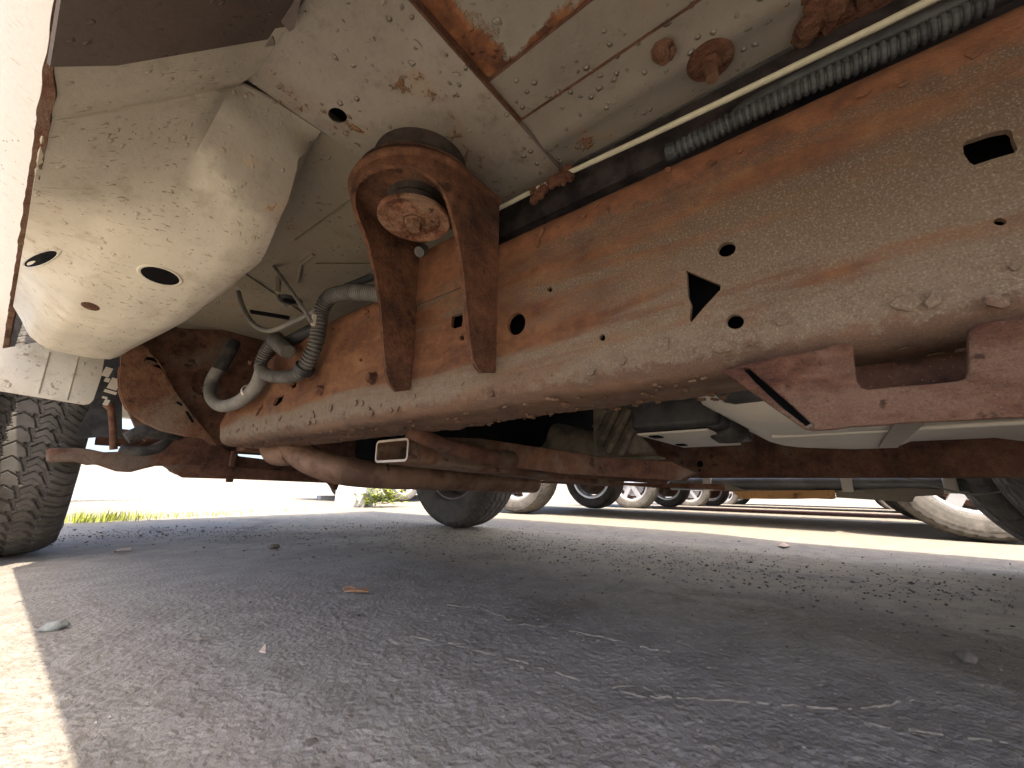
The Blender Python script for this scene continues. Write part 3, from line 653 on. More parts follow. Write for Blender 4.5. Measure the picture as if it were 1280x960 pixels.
# ---- floor panels rearward of the cross sill
def panel(name, x0, x1, z, mat, y0=-1.5, y1=ysn-.0005, ridge=None, seed=0, parent=T):
    rows = []; nx_, ny_ = 16, 90
    for j in range(ny_+1):
        y = y0+(y1-y0)*j/ny_; r_ = []
        for i in range(nx_+1):
            x = x0+(x1-x0)*i/nx_; dz = .0012*noise.noise((x*9, y*9, seed))
            if ridge: dz -= ridge[1]*math.exp(-((x-ridge[0])/ridge[2])**2)
            r_.append(Vector((x, y, H+z+dz)))
        rows.append(r_)
    rows2 = [[q_+Vector((0, 0, .0025)) for q_ in r_[::-1]] for r_ in rows]
    return loft([a+b for a, b in zip(rows, rows2)], True, True).build(name, mat, parent, smooth=40)
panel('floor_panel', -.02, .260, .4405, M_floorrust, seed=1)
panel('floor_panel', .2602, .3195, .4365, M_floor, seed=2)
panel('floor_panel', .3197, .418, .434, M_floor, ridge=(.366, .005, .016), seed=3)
MB().tube([(.2601, -1.5, H+.4375), (.2601, .247, H+.4375)], .0018, 6).build('floor_seam', M_rustdark, T)
MB().tube([(.3196, -1.5, H+.4345), (.3196, .247, H+.4345)], .0014, 6).build('floor_seam', M_rustdark, T)
MB().box((.15, ysn-.002, H+.4345), (.34, .0025, .011), ).build('floor_edge_flange', M_rustdark, T, .0005)
MB().box((.368, ysn-.002, H+.4315), (.10, .0025, .006)).build('floor_edge_flange', M_lowsill, T, .001)
# inner longitudinal member above the rail, coloured near black
mb = MB(); mb.box((.4215, -.53, H+.4035-.002), (.006, 1.96, .058)); mb.box((.49, -.53, H+.374), (.13, 1.96, .003)); mb.build('floor_member', M_member, T, .001)
MB().box((1.15, -.6, H+.47), (1.5, 1.85, .004)).build('floor_panel', M_floor, T)
# rusted lump and patch towards the rear
mb = MB(); rn2 = random.Random(3)
for i in range(26):
    p = onZ(rn2.uniform(1008, 1062), rn2.uniform(2, 55), .424); mb.lathe([(0, 0), (.009, .002), (.012, .008), (.006, .013)], p+Vector((0, 0, rn2.uniform(-.006, .006))), (rn2.uniform(-.3, .3), rn2.uniform(-.3, .3), 1), 7)
mb.build('rust_lump', M_flaky, T, smooth=25)
mb = MB(); P_ = [onZ(*q_, .427) for q_ in ((1020, -5), (1050, -5), (1062, 55), (1030, 58), (1010, 40), (1004, 15))]; mb.prism(P_, (0, 0, .005)); P_ = [onZ(*q_, .424) for q_ in ((1068, -20), (1170, -20), (1110, 28), (1072, 24))]; mb.prism(P_, (0, 0, .012)); mb.build('rusted_patch', M_flaky, T, .002)
# bolts in the floor
p = onZ(888, 79, .4255); mb = MB(); mb.lathe([(0, 0), (.020, .0), (.0225, .003), (.021, .0055), (0, .007)], p, (0, 0, 1), 28); fb = mb.build('floor_washer', M_washer if False else M_flaky, T)
MB().tube([p+Vector((0, 0, .002)), p+Vector((-.001, 0, -.012)), p+Vector((-.002, 0, -.022))], [.0075, .0065, .006], 10).lathe([(0, -.006), (.0105, -.006), (.0105, .003)], p, (0, 0, 1), 6).build('floor_bolt', M_rust, fb)
p = onZ(829, 66, .4275); mb = MB(); mb.lathe([(0, -.012), (.005, -.012), (.008, -.004), (.0115, .0), (.012, .003)], p, (.1, 0, 1), 9)
for i in range(9): q_ = p+Vector((rn2.uniform(-.009, .009), rn2.uniform(-.009, .009), rn2.uniform(-.005, .001))); mb.lathe([(0, -.003), (.004, -.001), (.005, .003)], q_, (rn2.uniform(-.4, .4), 0, 1), 6)
mb.build('floor_bolt', M_flaky, T, smooth=30)

# ---- brake line, its rust clump, split conduit on top of the rail
def lineX(pts, x): return [onX(a, b, xx) for (a, b), xx in zip(pts, x)]
P_ = lineX([(597, 274), (660, 242), (715, 214), (800, 175), (900, 128), (1000, 80), (1100, 32), (1180, -8), (1280, -56)], [.392, .392, .391, .390, .390, .389, .389, .389, .389])
MB().tube(P_, .0033, 10).build('brake_line', M_line, T)
mb = MB()
for i in range(46):
    t_ = rn2.random(); a = 664+(718-664)*t_; b = 243+(212-243)*t_; q_ = onX(a+rn2.uniform(-6, 4), b+rn2.uniform(-5, 9), .391); s_ = rn2.uniform(.003, .0075)
    mb.lathe([(0, -s_), (s_*.8, -s_*.5), (s_, 0), (s_*.7, s_*.6), (0, s_*.8)], q_, (rn2.uniform(-1, 1), rn2.uniform(-1, 1), 1), 6)
mb.build('rust_clump', M_flaky, T, smooth=20)
P_ = lineX([(842, 190), (880, 170), (930, 145), (990, 116), (1060, 85), (1120, 59), (1175, 33), (1240, 2)], [.379]*8)
MB().tube(P_, .0088, 14, sub=4, rib=(.0056, .0022)).build('corrugated_conduit', M_loomblk, T, smooth=20)
P_ = lineX([(916, 152), (926, 137), (960, 117), (1040, 77), (1100, 49), (1160, 22), (1205, 2)], [.385]*7)
MB().tube(P_, .0075, 10, sub=4, flat=.7).build('conduit_sleeve', M_loomblk, T, smooth=60)
P_ = lineX([(834, 192), (845, 188)], [.38]*2); MB().tube(P_, .009, 8).build('conduit_clip', M_loomblk, T)

# ---- rocker panel and weld flange at the extreme left
XP, ZP = -.029, .27
prof = [(XP-.002, ZP+.010), (XP-.010, ZP+.014), (XP-.05, ZP+.035), (-.10, .345), (-.128, .42), (-.135, .52), (-.130, .52), (-.120, .42), (-.094, .352), (-.048, ZP+.043), (XP-.004, ZP+.022)]
rows = []
for j in range(60):
    y = -1.5+(1.52+1.5)*j/59; rows.append([Vector((x+.0006*noise.noise((y*6, x*9, 1)), y, H+z)) for x, z in prof])
rocker = loft(rows, True, True).build('rocker_panel', M_white, T, smooth=40)
rows = []
for j in range(420):
    y = -1.0+(1.5+1.0)*j/419; zz = ZP+.002+.0025*noise.noise((y*30, 1, 1))+.0022*noise.noise((y*85, 5, 1)); xx = XP+.0012*noise.noise((y*40, 7, 3))
    tk_ = .0015+.004*max(0, min(1, (y-.36)/.06)); rows.append([Vector((xx-.0015, y, H+zz)), Vector((xx+tk_, y, H+zz+.001)), Vector((xx+tk_+.0005, y, H+ZP+.024)), Vector((xx-.002, y, H+ZP+.024))])
loft(rows, True, True).build('weld_flange', M_flaky, rocker, smooth=30)

# ---- inner sill: from the weld flange up to the floor, swelling into the big boxed section
sec = {-1.5: [(-.026, .272), (0, .305), (.045, .362), (.0925, .4335), (.10, .440), (.11, .444), (.13, .446), (.15, .448)],
       .37: [(-.026, .272), (0, .305), (.045, .362), (.0925, .4335), (.10, .440), (.11, .444), (.13, .446), (.15, .448)]}
def sweepsec(tab, ys_):
    ks = sorted(tab); rows = []
    for y in ys_:
        k0 = max([k for k in ks if k <= y] or [ks[0]]); k1 = min([k for k in ks if k >= y] or [ks[-1]])
        t_ = 0 if k0 == k1 else (y-k0)/(k1-k0); t_ = t_*.7+.3*t_*t_*(3-2*t_)
        rows.append([(a[0]*(1-t_)+b[0]*t_, a[1]*(1-t_)+b[1]*t_) for a, b in zip(tab[k0], tab[k1])])
    return rows
def refine(row, m_=5):
    P_ = [Vector(p) for p in row]; out = []
    for i in range(len(P_)-1):
        a, b, c, e = P_[max(i-1, 0)], P_[i], P_[i+1], P_[min(i+2, len(P_)-1)]
        for k in range(m_):
            t = k/m_; q_ = .5*((2*b)+(c-a)*t+(2*a-5*b+4*c-e)*t*t+(-a+3*b-3*c+e)*t**3); l_ = b.lerp(c, t); out.append(l_.lerp(q_, .35))
    out.append(P_[-1]); return out
def skin(name, tab, ys_, mat, parent, thick=.0025, smooth_profile=True, amp=.0008):
    rows = []
    for y, r_ in zip(ys_, sweepsec(tab, ys_)):
        q_ = refine(r_) if smooth_profile else [Vector(p) for p in r_]
        o_ = [Vector((p.x, y, H+p.y+amp*noise.noise((p.x*14, y*14, 2)))) for p in q_]
        i_ = []
        for k, p in enumerate(q_):
            a = q_[max(k-1, 0)]; b = q_[min(k+1, len(q_)-1)]; t_ = (b-a).normalized(); i_.append(Vector((p.x-t_.y*thick, y, H+p.y+t_.x*thick)))
        rows.append(o_+i_[::-1])
    return loft(rows, True, True).build(name, mat, parent, smooth=28)
# lower overlapping plate, coloured dark brown: ends at y = .376
ysd = list(np.linspace(-1.5, .376, 40))
dk = {-1.5: [(-.0275, .268), (.0, .297), (.0945, .4285), (.0955, .4315)], .376: [(-.0275, .268), (.0, .297), (.0945, .4285), (.0955, .4315)]}
skin('sill_plate', dk, ysd, M_lowsill, T, .0025, False)
MB().prism([onZ(*q_, .418) for q_ in ((344, 57), (333, 22), (327, 12), (335, 9), (345, 20), (362, 40), (368, 36), (377, -4), (60, -60), (255, 71))], (0, 0, .0025)).build('sill_plate_tab', M_lowsill, T)
# painted wall with the slot
Aw = [(-.0265, .2725), (.0265, .338), (.0795, .4035), (.0965, .4285)]
Uv = Vector((Aw[3][0]-Aw[0][0], 0, Aw[3][1]-Aw[0][1])).normalized(); O_ = Vector((Aw[0][0]-.0025, .3, H+Aw[0][1]+.0025)); Nw = Vector((0, 1, 0)).cross(Uv)
def onW(px, py):
    q_ = ray(px, py); t_ = (O_-CAM).dot(Nw)/q_.dot(Nw); return CAM+q_*t_
wl = [O_+Vector((0, .06, 0)), O_+Vector((0, .195, 0)), O_+Uv*.118+Vector((0, .182, 0)), O_+Uv*.175+Vector((0, .165, 0)), O_+Uv*.198+Vector((0, .13, 0)), O_+Uv*.198+Vector((0, .06, 0))]
wl = [p+Uv*.0 for p in wl]
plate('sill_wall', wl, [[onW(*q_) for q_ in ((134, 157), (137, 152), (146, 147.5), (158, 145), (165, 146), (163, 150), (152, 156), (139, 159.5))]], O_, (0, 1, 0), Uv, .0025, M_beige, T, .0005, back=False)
MB().box(O_+Uv*.08+Vector((-.012, .13, .02)), (.002, .06, .03), ry=0).build('sill_cavity', M_black, T)
# swollen box
e0 = [(-.0262, .2715), (.0, .300), (.03, .338), (.060, .376), (.081, .402), (.095, .417), (.12, .4275), (.186, .4285)]
tab = {.4535: [(-.0262, .2745), (.0, .304), (.03, .342), (.060, .380), (.080, .406), (.090, .4225), (.12, .4285), (.176, .4295)],
       .479: [(-.0262, .2715), (.0, .2995), (.03, .334), (.060, .3695), (.0785, .391), (.128, .386), (.166, .391), (.1785, .4285)],
       .512: [(-.0262, .2715), (.0, .291), (.028, .316), (.052, .340), (.074, .3565), (.125, .346), (.172, .350), (.184, .4285)],
       .60: [(-.0262, .2714), (-.004, .277), (.018, .281), (.046, .281), (.09, .280), (.14, .283), (.181, .302), (.200, .4285)],
       .77: [(-.0262, .2711), (-.012, .258), (.004, .246), (.030, .229), (.08, .224), (.125, .231), (.156, .258), (.19, .43)],
       1.0: [(-.0262, .2710), (-.014, .252), (.0, .228), (.022, .213), (.066, .210), (.098, .214), (.119, .238), (.16, .43)]}
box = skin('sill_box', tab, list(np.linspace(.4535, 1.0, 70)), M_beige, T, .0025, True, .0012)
# close its front end
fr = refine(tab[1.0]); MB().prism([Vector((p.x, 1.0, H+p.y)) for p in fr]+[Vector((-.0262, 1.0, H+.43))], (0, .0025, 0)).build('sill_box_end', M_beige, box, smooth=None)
# drain openings: grommet rims with black cavities, seated in the lower skin
def surf_hit(obj, px, py):
    q_ = ray(px, py).normalized(); Mi = obj.matrix_world.inverted(); 
    ok, loc, nrm, fi = obj.ray_cast(CAM-(T.location+obj.location), q_); return (loc, nrm) if ok else (None, None)
bpy.context.view_layer.update()
def drain(px, py, major, minor, rot, name='drain_hole', par=None, mat=None):
    # ring of points cast on to the skin
    pts = []; cn = None
    for k in range(22):
        a = 2*math.pi*k/22; x_ = major*math.cos(a); y_ = minor*math.sin(a)
        l, nn = surf_hit(box, px+x_*math.cos(rot)-y_*math.sin(rot), py+x_*math.sin(rot)+y_*math.cos(rot))
        if l is None: return
        pts.append(l+nn*.0009); cn = nn if cn is None else cn+nn
    cn.normalize(); c_ = sum(pts, Vector())/len(pts); n_ = len(pts)
    lc, _ = surf_hit(box, px, py); lc = lc+cn*.0012
    vs = [c_+(p-c_)*1.10-cn*.0008 for p in pts]+[p+cn*.0008 for p in pts]+[lc+(p-lc)*.93+cn*.0004 for p in pts]+[lc+(p-lc)*.9+cn*.0003 for p in pts]
    fs = [(r_*n_+k, r_*n_+(k+1) % n_, (r_+1)*n_+(k+1) % n_, (r_+1)*n_+k) for r_ in range(3) for k in range(n_)]
    MB().add(vs, fs).build(name, mat or M_beige, box)
    MB().add([p-cn*.0000 for p in vs[3*n_:]]+[lc+cn*.0004], [(k, (k+1) % n_, n_) for k in range(n_)]).build('drain_plug', M_black, box, smooth=None)
drain(200, 344, 28, 10.5, .28); drain(52, 323, 24, 7.5, -.38); drain(27, 403, 20, 5, -.42)
for (a, b, r1, r3, ro, m_) in ((113, 383, 13, 5, .05, M_flaky),):
    l, nn = surf_hit(box, a, b)
    if l: MB().lathe([(0, .0015), (.006, .0012), (.0095, .0)], l, nn, 14).build('rust_spot', m_, box)
# painted flap in front of the box, facing rearward
Yf = 1.13; MB().prism([onY(*q_, Yf) for q_ in ((-40, 480), (-20, 440), (60, 425), (132, 440), (127, 470), (117, 500), (112, 505), (104, 506), (50, 497), (0, 489), (-40, 483))], (0, .003, 0)).build('wheel_arch_flap', M_beige, T, .001)
for a, b in (((62, 440), (48, 492)), ((98, 447), (84, 500))):
    MB().tube([onY(*a, Yf-.001), onY(*b, Yf-.001)], .0022, 6, flat=.5).build('flap_rib', M_beige, T)

# ---- toe board beyond the cross sill
panel('toe_board', .10, .62, .440, M_toe, ysf+.0015, 1.50, seed=7)
bpy_t = MB().tube([(.10, 1.50, H+.425), (.62, 1.50, H+.425)], .028, 14).build('toe_board_lip', M_toe, T, smooth=60)
mb = MB()
for a, b in (((300, 338), (420, 420)), ((470, 228), (370, 300)), ((395, 330), (478, 330))):
    mb.tube([onZ(*a, .438), onZ(*b, .438)], .0035, 8, flat=.5)
mb.tube([onZ(392, 318, .438), onZ(376, 330, .437), onZ(372, 352, .436)], .004, 8)
mb.build('toe_board_bead', M_toe, T, smooth=60)
mb = MB(); c_ = onZ(362, 376, .436); mb.lathe([(.012, .001), (.022, -.003), (.028, .003)], c_, (0, 0, 1), 24); mb.build('grommet', M_rubber, T)
MB().lathe([(0, 0), (.016, 0)], c_+Vector((0, 0, -.001)), (0, 0, 1), 20).build('grommet_opening', M_black, T)
# slender slot crease
MB().prism([onZ(*q_, .4375) for q_ in ((312, 388), (362, 396), (361, 400), (313, 392))], (0, 0, .002)).build('slot_shadow_gap', M_black, T)

# ---- wires, connector, hoses left of the bracket
P_ = [onX(468, 242, .30), onX(425, 241, .30), onX(392, 246, .30), onX(366, 262, .30)]
MB().tube(P_, .0042, 10, sub=6).build('grey_wire', M_hose, T)
MB().tube([onX(452, 215, .29), onX(420, 228, .30), onX(388, 240, .31), onX(366, 255, .31)], .003, 8, sub=5).build('black_wire', M_loomblk, T)
P_ = [onX(362, 268, .30), onX(357, 285, .30), onX(354, 300, .30)]
MB().tube(P_, .0035, 8).build('black_wire', M_loomblk, T)
mb = MB(); a = onX(354, 294, .30); b = onX(352, 332, .30); ax = (b-a)
mb.lathe([(0, 0), (.008, 0), (.009, .004), (.013, .006), (.0135, .012), (.0115, .014), (.0135, .017), (.0135, .023), (.0115, .025), (.0125, .028), (.0125, .036), (.008, .04), (0, .04)], a, ax, 16)
wc = mb.build('wire_connector', M_loomblk, T); MB().box(b+Vector((0, .006, .004)), (.014, .02, .012)).build('connector_block', M_loomblk, wc, .001)
for q_, d_ in ((onX(342, 321, .30), (.004, .012, .010)), (onX(361, 325, .30), (.004, .011, .012))): MB().box(q_, d_).build('connector_clip', M_chip, wc, .001)
MB().tube([onX(352, 334, .31), onX(348, 350, .31), onX(347, 366, .31)], .006, 10).build('vent_tube', M_toe, T)
MB().tube([onX(347, 366, .315), onX(350, 376, .315), onX(358, 382, .315)], .004, 8, sub=4).build('vent_tube', M_hose, T)
MB().tube([onX(337, 326, .285), onX(356, 352, .29), onX(374, 378, .295), onX(389, 402, .30)], .0035, 10, sub=4).build('steel_wire', M_hose, T)
MB().tube([onX(298, 365, .27), onX(304, 385, .275), onX(318, 406, .285), onX(338, 413, .295), onX(366, 402, .31), onX(392, 389, .33), onX(430, 364, .36), onX(470, 340, .38)], .0052, 12, sub=8).build('overflow_hose', M_hose, T)
MB().tube([onX(432, 359, .35), onX(455, 350, .37), onX(478, 341, .39)], .007, 10).build('black_pipe', M_loomblk, T)
P_ = [onX(480, 368, .335), onX(455, 366, .335), onX(430, 366, .335), onX(412, 372, .335), onX(402, 388, .335), onX(399, 408, .335), onX(394, 432, .335), onX(386, 450, .334), onX(377, 466, .334)]
MB().tube(P_, .0142, 20, sub=8, rib=(.0068, .0028)).build('corrugated_loom', M_loom, T, smooth=20)
P_ = [onX(380, 462, .333), onX(368, 470, .333), onX(350, 471, .333), onX(336, 469, .333), onX(326, 460, .332), onX(330, 444, .332), onX(339, 430, .334), onX(349, 421, .338)]
MB().tube(P_, .0132, 20, sub=8, rib=(.0068, .0026)).build('corrugated_loom', M_loom, T, smooth=20)
MB().tube([onX(345, 424, .338), onX(352, 432, .333), onX(360, 440, .333)], [.018, .018, .014], 16, sub=4).build('loom_junction', M_loom, T, smooth=60)
MB().tube([onX(352, 432, .345), onX(378, 418, .355), onX(398, 408, .36)], .0125, 14).build('rubber_hose', M_plastic, T)
P_ = [onX(328, 464, .333), onX(322, 480, .333), onX(310, 494, .332), onX(292, 505, .331), onX(275, 507, .330), onX(264, 496, .330), onX(264, 478, .332), onX(272, 462, .338), onX(284, 446, .35)]
MB().tube(P_, .0150, 18, sub=8).build('smooth_hose', M_hose, T, smooth=60)
MB().tube([onX(274, 462, .338), onX(286, 440, .35), onX(292, 428, .36)], .0175, 14).build('black_hose', M_rubber, T, smooth=60)
for (a, b, c_, e) in ((264, 484, 262, 488), (306, 487, 318, 494), (374, 458, 386, 468)):
    q1 = onX(a, b, .331); q2 = onX(c_, e, .331)
mb = MB(); c_ = onX(312, 490, .332); mb.lathe([(.0158, -.003), (.0175, -.003), (.0175, .003), (.0158, .003)], c_, (onX(322, 480, .333)-onX(310, 494, .332)), 18); mb.build('hose_clamp', M_gal, T)
mb = MB(); c_ = onX(380, 461, .333); mb.lathe([(.0152, -.007), (.018, -.007), (.018, .006), (.0152, .006)], c_, (onX(386, 450, .334)-onX(377, 466, .334)), 18); mb.build('loom_collar', M_plastic, T)
mb = MB(); c_ = onX(263, 485, .331); mb.lathe([(.0152, -.0015), (.0165, -.0015), (.0165, .0015), (.0152, .0015)], c_, (onX(264, 478, .332)-onX(264, 496, .330)), 18); mb.box(onX(255, 489, .325), (.008, .008, .006)); mb.build('cable_tie', M_loom, T)
MB().tube([onX(268, 442, .36), onX(250, 450, .355), onX(240, 459, .35), onX(238, 468, .348)], .006, 10, sub=4).build('rubber_hose', M_rubber, T)
MB().tube([onX(239, 468, .348), onX(248, 480, .34), onX(257, 488, .332)], .0014, 6, sub=4).build('thin_wire', M_hose, T)
mb = MB(); mb.box(onX(392, 400, .31)+Vector((0, 0, 0)), (.006, .006, .02)); mb.build('wire_clip', M_gal, T)

# ---- front frame plates left of the rail end
Y1 = 1.34; pl1 = [(150, 458), (148.5, 475), (149.5, 490), (153, 501), (158, 511), (168, 519), (181, 528), (200, 537), (230, 544), (256, 547), (262, 550), (270, 556), (256, 538), (241, 520), (222, 495), (207, 470), (196, 452), (184, 436), (160, 420), (150, 440)]
p1 = plate('frame_gusset', [onY(*q_, Y1) for q_ in pl1], [], (0, Y1, H), (1, 0, 0), (0, 0, 1), .006, M_rust, T, .001, back=False)
MB().tube([onY(*q_, Y1-.002) for q_ in ((150, 458), (148.5, 475), (149.5, 490), (153, 501), (158, 511), (168, 519), (181, 528), (200, 537), (230, 544), (256, 547))], .003, 6).build('gusset_rim', M_rust, p1)
for i_ in (0, 1):
  mb = MB()
  if i_ == 0: mb.prism([onY(*q_, Y1-.006) for q_ in ((184, 446), (196, 448), (207, 466), (203, 462), (192, 458), (178, 452))], (0, .006, 0))
  else: mb.prism([onY(*q_, Y1-.004) for q_ in ((222, 504), (226, 503), (254, 540), (270, 557), (250, 545), (236, 528))], (0, .004, 0))
  mb.build('gusset_edge', M_flaky, p1)
mb = MB()
for qs in (((221, 501), (228, 505), (227, 508), (221, 504)), ((231, 514), (235, 514), (243, 527), (240, 529))): mb.prism([onY(*q_, Y1-.008) for q_ in qs], (0, .001, 0))
mb.build('gusset_slot', M_black, p1, smooth=None)
Y2 = 1.38; p2 = plate('frame_front_plate', [onY(*q_, Y2) for q_ in ((168, 440), (185, 460), (200, 485), (217, 510), (237, 535), (262, 556), (276, 556), (300, 545), (330, 520), (400, 470), (380, 415), (250, 412), (166, 408))], [ell(252, 478, 13, 16, lambda a, b: onY(a, b, Y2), .3)], (0, Y2, H), (1, 0, 0), (0, 0, 1), .006, M_rustdark, T, .001, back=False)
MB().box(onY(255, 480, Y2+.03), (.12, .004, .12)).build('front_plate_backing', M_rustdark, p2)
# dark dashboard side above
MB().prism([onY(*q_, 1.46) for q_ in ((200, 395), (420, 395), (420, 452), (300, 450), (210, 434))], (0, .01, 0)).build('firewall', M_plastic, T)
MB().tube([onY(*q_, 1.42) for q_ in ((200, 424), (240, 430), (285, 438), (330, 441))], .010, 8).build('firewall_pipe', M_loomblk, T)

# ---- suspension pieces seen left under the frame
low = [(97, 560), (112, 561), (130, 565), (160, 564), (185, 562), (200, 552), (215, 545), (235, 545), (258, 550), (275, 556), (300, 570), (380, 580), (470, 585), (470, 606), (420, 603.5), (345, 600), (300, 598.5), (262, 597), (240, 594), (226, 593), (218, 589), (212, 582), (197, 582), (180, 586), (165, 590), (150, 589), (135, 584), (124, 580), (112, 581), (97, 577), (60, 577), (60, 560)]
arm = MB().prism([onY(*q_, 1.72) for q_ in low], (0, .07, 0)).build('lower_crossmember', M_rustdark, T, .008, 3, 60)
MB().box(onY(290, 583, 1.715), (.02, .02, .11)).build('crossmember_weld', M_rust, arm, .004)
MB().prism([onY(*q_, 1.60) for q_ in ((205, 582), (230, 597), (300, 599), (420, 604), (440, 606), (440, 596), (280, 582), (262, 580))], (0, .03, 0)).build('skid_lip', M_rustdark, T, .004)
MB().prism([onY(*q_, 1.55) for q_ in ((398, 600), (424, 600), (424, 606), (421, 613), (416, 611), (410, 604))], (0, .012, 0)).build('hanging_tab', M_rust, T, .002)
MB().tube([onY(135, 505, 1.58), onY(139, 512, 1.58), onY(141, 535, 1.58), onY(142, 562, 1.58)], [.013, .008, .008, .009], 12).build('stabiliser_link', M_rust, T)
mb = MB(); mb.tube([onY(158, 548, 1.5), onY(180, 540, 1.5), (onY(205, 542, 1.5)), onY(225, 546, 1.55)], [.016, .02, .018, .01], 12, sub=4); mb.build('rubber_bump_stop', M_rubber, T, smooth=60)
mb = MB(); mb.tube([onY(150, 560, 1.52), onY(170, 564, 1.52), onY(195, 561, 1.52), onY(214, 548, 1.55)], [.010, .014, .014, .010], 12, sub=4); mb.build('brake_hose', M_rubber, T, smooth=60)
MB().prism([onY(*q_, 1.62) for q_ in ((160, 512), (195, 540), (182, 552), (172, 540))], (0, .02, 0)).build('link_bracket', M_rust, T, .002)
# black liner; small pale plates stand in for daylight through torn gaps
mb = MB(); mb.prism([onY(*q_, 1.70) for q_ in ((120, 440), (152, 440), (153, 548), (128, 546), (105, 548), (92, 548), (118, 500))], (0, .006, 0)); mb.build('inner_liner', M_plastic, T)
for q_ in ((134, 465, 3, 5), (143, 480, 4, 6), (134, 475, 2, 2), (138, 490, 5, 1.4), (133, 503, 2, 3), (131, 497, 2, 1)):
    p = onY(q_[0], q_[1], 1.45); MB().box(p, (q_[2]*.0048, .004, q_[3]*.0048), ry=.2).build('daylight_speck', M_gal, T)

# ---- under the rail, middle: exhaust, square tube, crossmember arm
def V3(x, y, z): return Vector((x, y, H+z))
ex = MB().tube([V3(.50, 1.20, .13), V3(.505, 1.10, .075), V3(.55, 1.02, .042), V3(.64, .975, .030), V3(.85, .95, .026), V3(1.3, .93, .018)], .036, 22, sub=6).build('exhaust_pipe', M_pipe, T, smooth=60)
MB().lathe([(.0362, -.004), (.0372, -.002), (.0372, .002), (.0362, .004)], V3(.66, .972, .030), (1, -.08, -.02), 22).build('pipe_weld', M_rustdark, ex)
MB().tube([V3(.49, 1.27, .12), V3(.485, 1.21, .085), V3(.50, 1.15, .085)], .034, 16, sub=4).build('exhaust_elbow', M_pipe, T, smooth=60)
# square tube, open end facing the camera
a0 = [onX(470, 551, .50), onX(469.5, 573, .50), onX(474, 579, .50), onX(503, 577, .50), onX(509, 573, .50), onX(513, 550, .50)]
y0_, y1_ = onX(511, 565, .5).y, onX(470, 565, .5).y; z0_, z1_ = onX(490, 578, .5).z-H, onX(490, 549, .5).z-H
def rr(x, y0, y1, z0, z1, r_, dz=0):
    out = []
    for cx_, cz_, a in ((y1-r_, z1-r_, 0), (y0+r_, z1-r_, 90), (y0+r_, z0+r_, 180), (y1-r_, z0+r_, 270)):
        for k in range(5): t = R(a+90*k/4); out.append(Vector((x, cx_+r_*math.cos(t), H+cz_+r_*math.sin(t)+dz)))
    return out
th_ = .0055
o0 = rr(.50, y0_, y1_, z0_, z1_, .010); i0 = rr(.50, y0_+th_, y1_-th_, z0_+th_, z1_-th_, .006)
o1 = rr(1.42, y0_-.02, y1_-.02, z0_, z1_, .010, -.036); i1 = rr(1.40, y0_+th_-.02, y1_-th_-.02, z0_+th_, z1_-th_, .006, -.036)
sq = loft([i1, i0, o0, o1], True, False).build('square_crossmember', M_rust, T, smooth=30)
loft([rr(.4985, y0_+.0004, y1_-.0004, z0_+.0004, z1_-.0004, .010), rr(.4985, y0_+th_-.0006, y1_-th_+.0006, z0_+th_-.0006, z1_-th_+.0006, .006)], True).build('cut_edge', M_cut, sq)
MB().prism(rr(.62, y0_, y1_, z0_, z1_, .004, -.004), (.003, 0, 0)).build('tube_inside', M_rustdark, sq)
MB().tube([V3(.455, .60, .098), onX(545, 553, .50), onX(575, 562, .56), onX(620, 573, .66), onX(680, 580, .85), onX(760, 590, 1.1), onX(830, 596, 1.33)], [.014, .014, .015, .018, .022, .022, .022], 14, sub=5).build('crossmember_arm', M_rustdark, T, smooth=60)
MB().prism([onX(*q_, .72) for q_ in ((545, 546), (600, 548), (680, 560), (760, 572), (840, 577), (868, 590), (850, 601), (700, 592), (600, 578))], (.03, 0, 0)).build('crossmember_web', M_rustdark, T, .003)
# beige transmission tail and its ribbed bracket
MB().tube([onX(640, 552, 1.0), onX(690, 552, 1.0), onX(735, 562, 1.0), onX(770, 575, 1.0)], [.05, .055, .05, .04], 16, sub=3).build('transmission_tail', M_cast, T, smooth=60)
mb = MB(); mb.prism([onX(*q_, .95) for q_ in ((741, 508), (795, 500), (796, 540), (815, 562), (820, 572), (770, 574), (742, 566))], (.02, 0, 0))
rb_ = mb.build('ribbed_bracket', M_cast, T, .003)
mb = MB()
for q_ in (((757, 512), (744, 535)), ((773, 510), (750, 556)), ((788, 512), (760, 565)), ((794, 528), (775, 568))): mb.tube([onX(*q_[0], .943), onX(*q_[1], .943)], .010, 8)
mb.build('bracket_rib', M_cast, rb_, smooth=60)
MB().prism([onX(*q_, .93) for q_ in ((765, 572), (823, 570), (823, 573), (780, 577))], (.05, 0, 0)).build('bracket_foot', M_cast, rb_, .001)
# dark gearbox mass above them
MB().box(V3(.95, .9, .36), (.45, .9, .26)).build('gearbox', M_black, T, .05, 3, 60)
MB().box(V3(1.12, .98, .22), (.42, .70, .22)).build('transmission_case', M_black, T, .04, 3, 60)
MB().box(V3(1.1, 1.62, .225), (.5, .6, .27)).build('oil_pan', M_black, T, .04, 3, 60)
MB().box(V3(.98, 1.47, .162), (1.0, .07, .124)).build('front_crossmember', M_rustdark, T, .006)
MB().box(V3(1.0, 1.75, .42), (.55, .6, .3)).build('engine', M_black, T, .05, 3, 60)
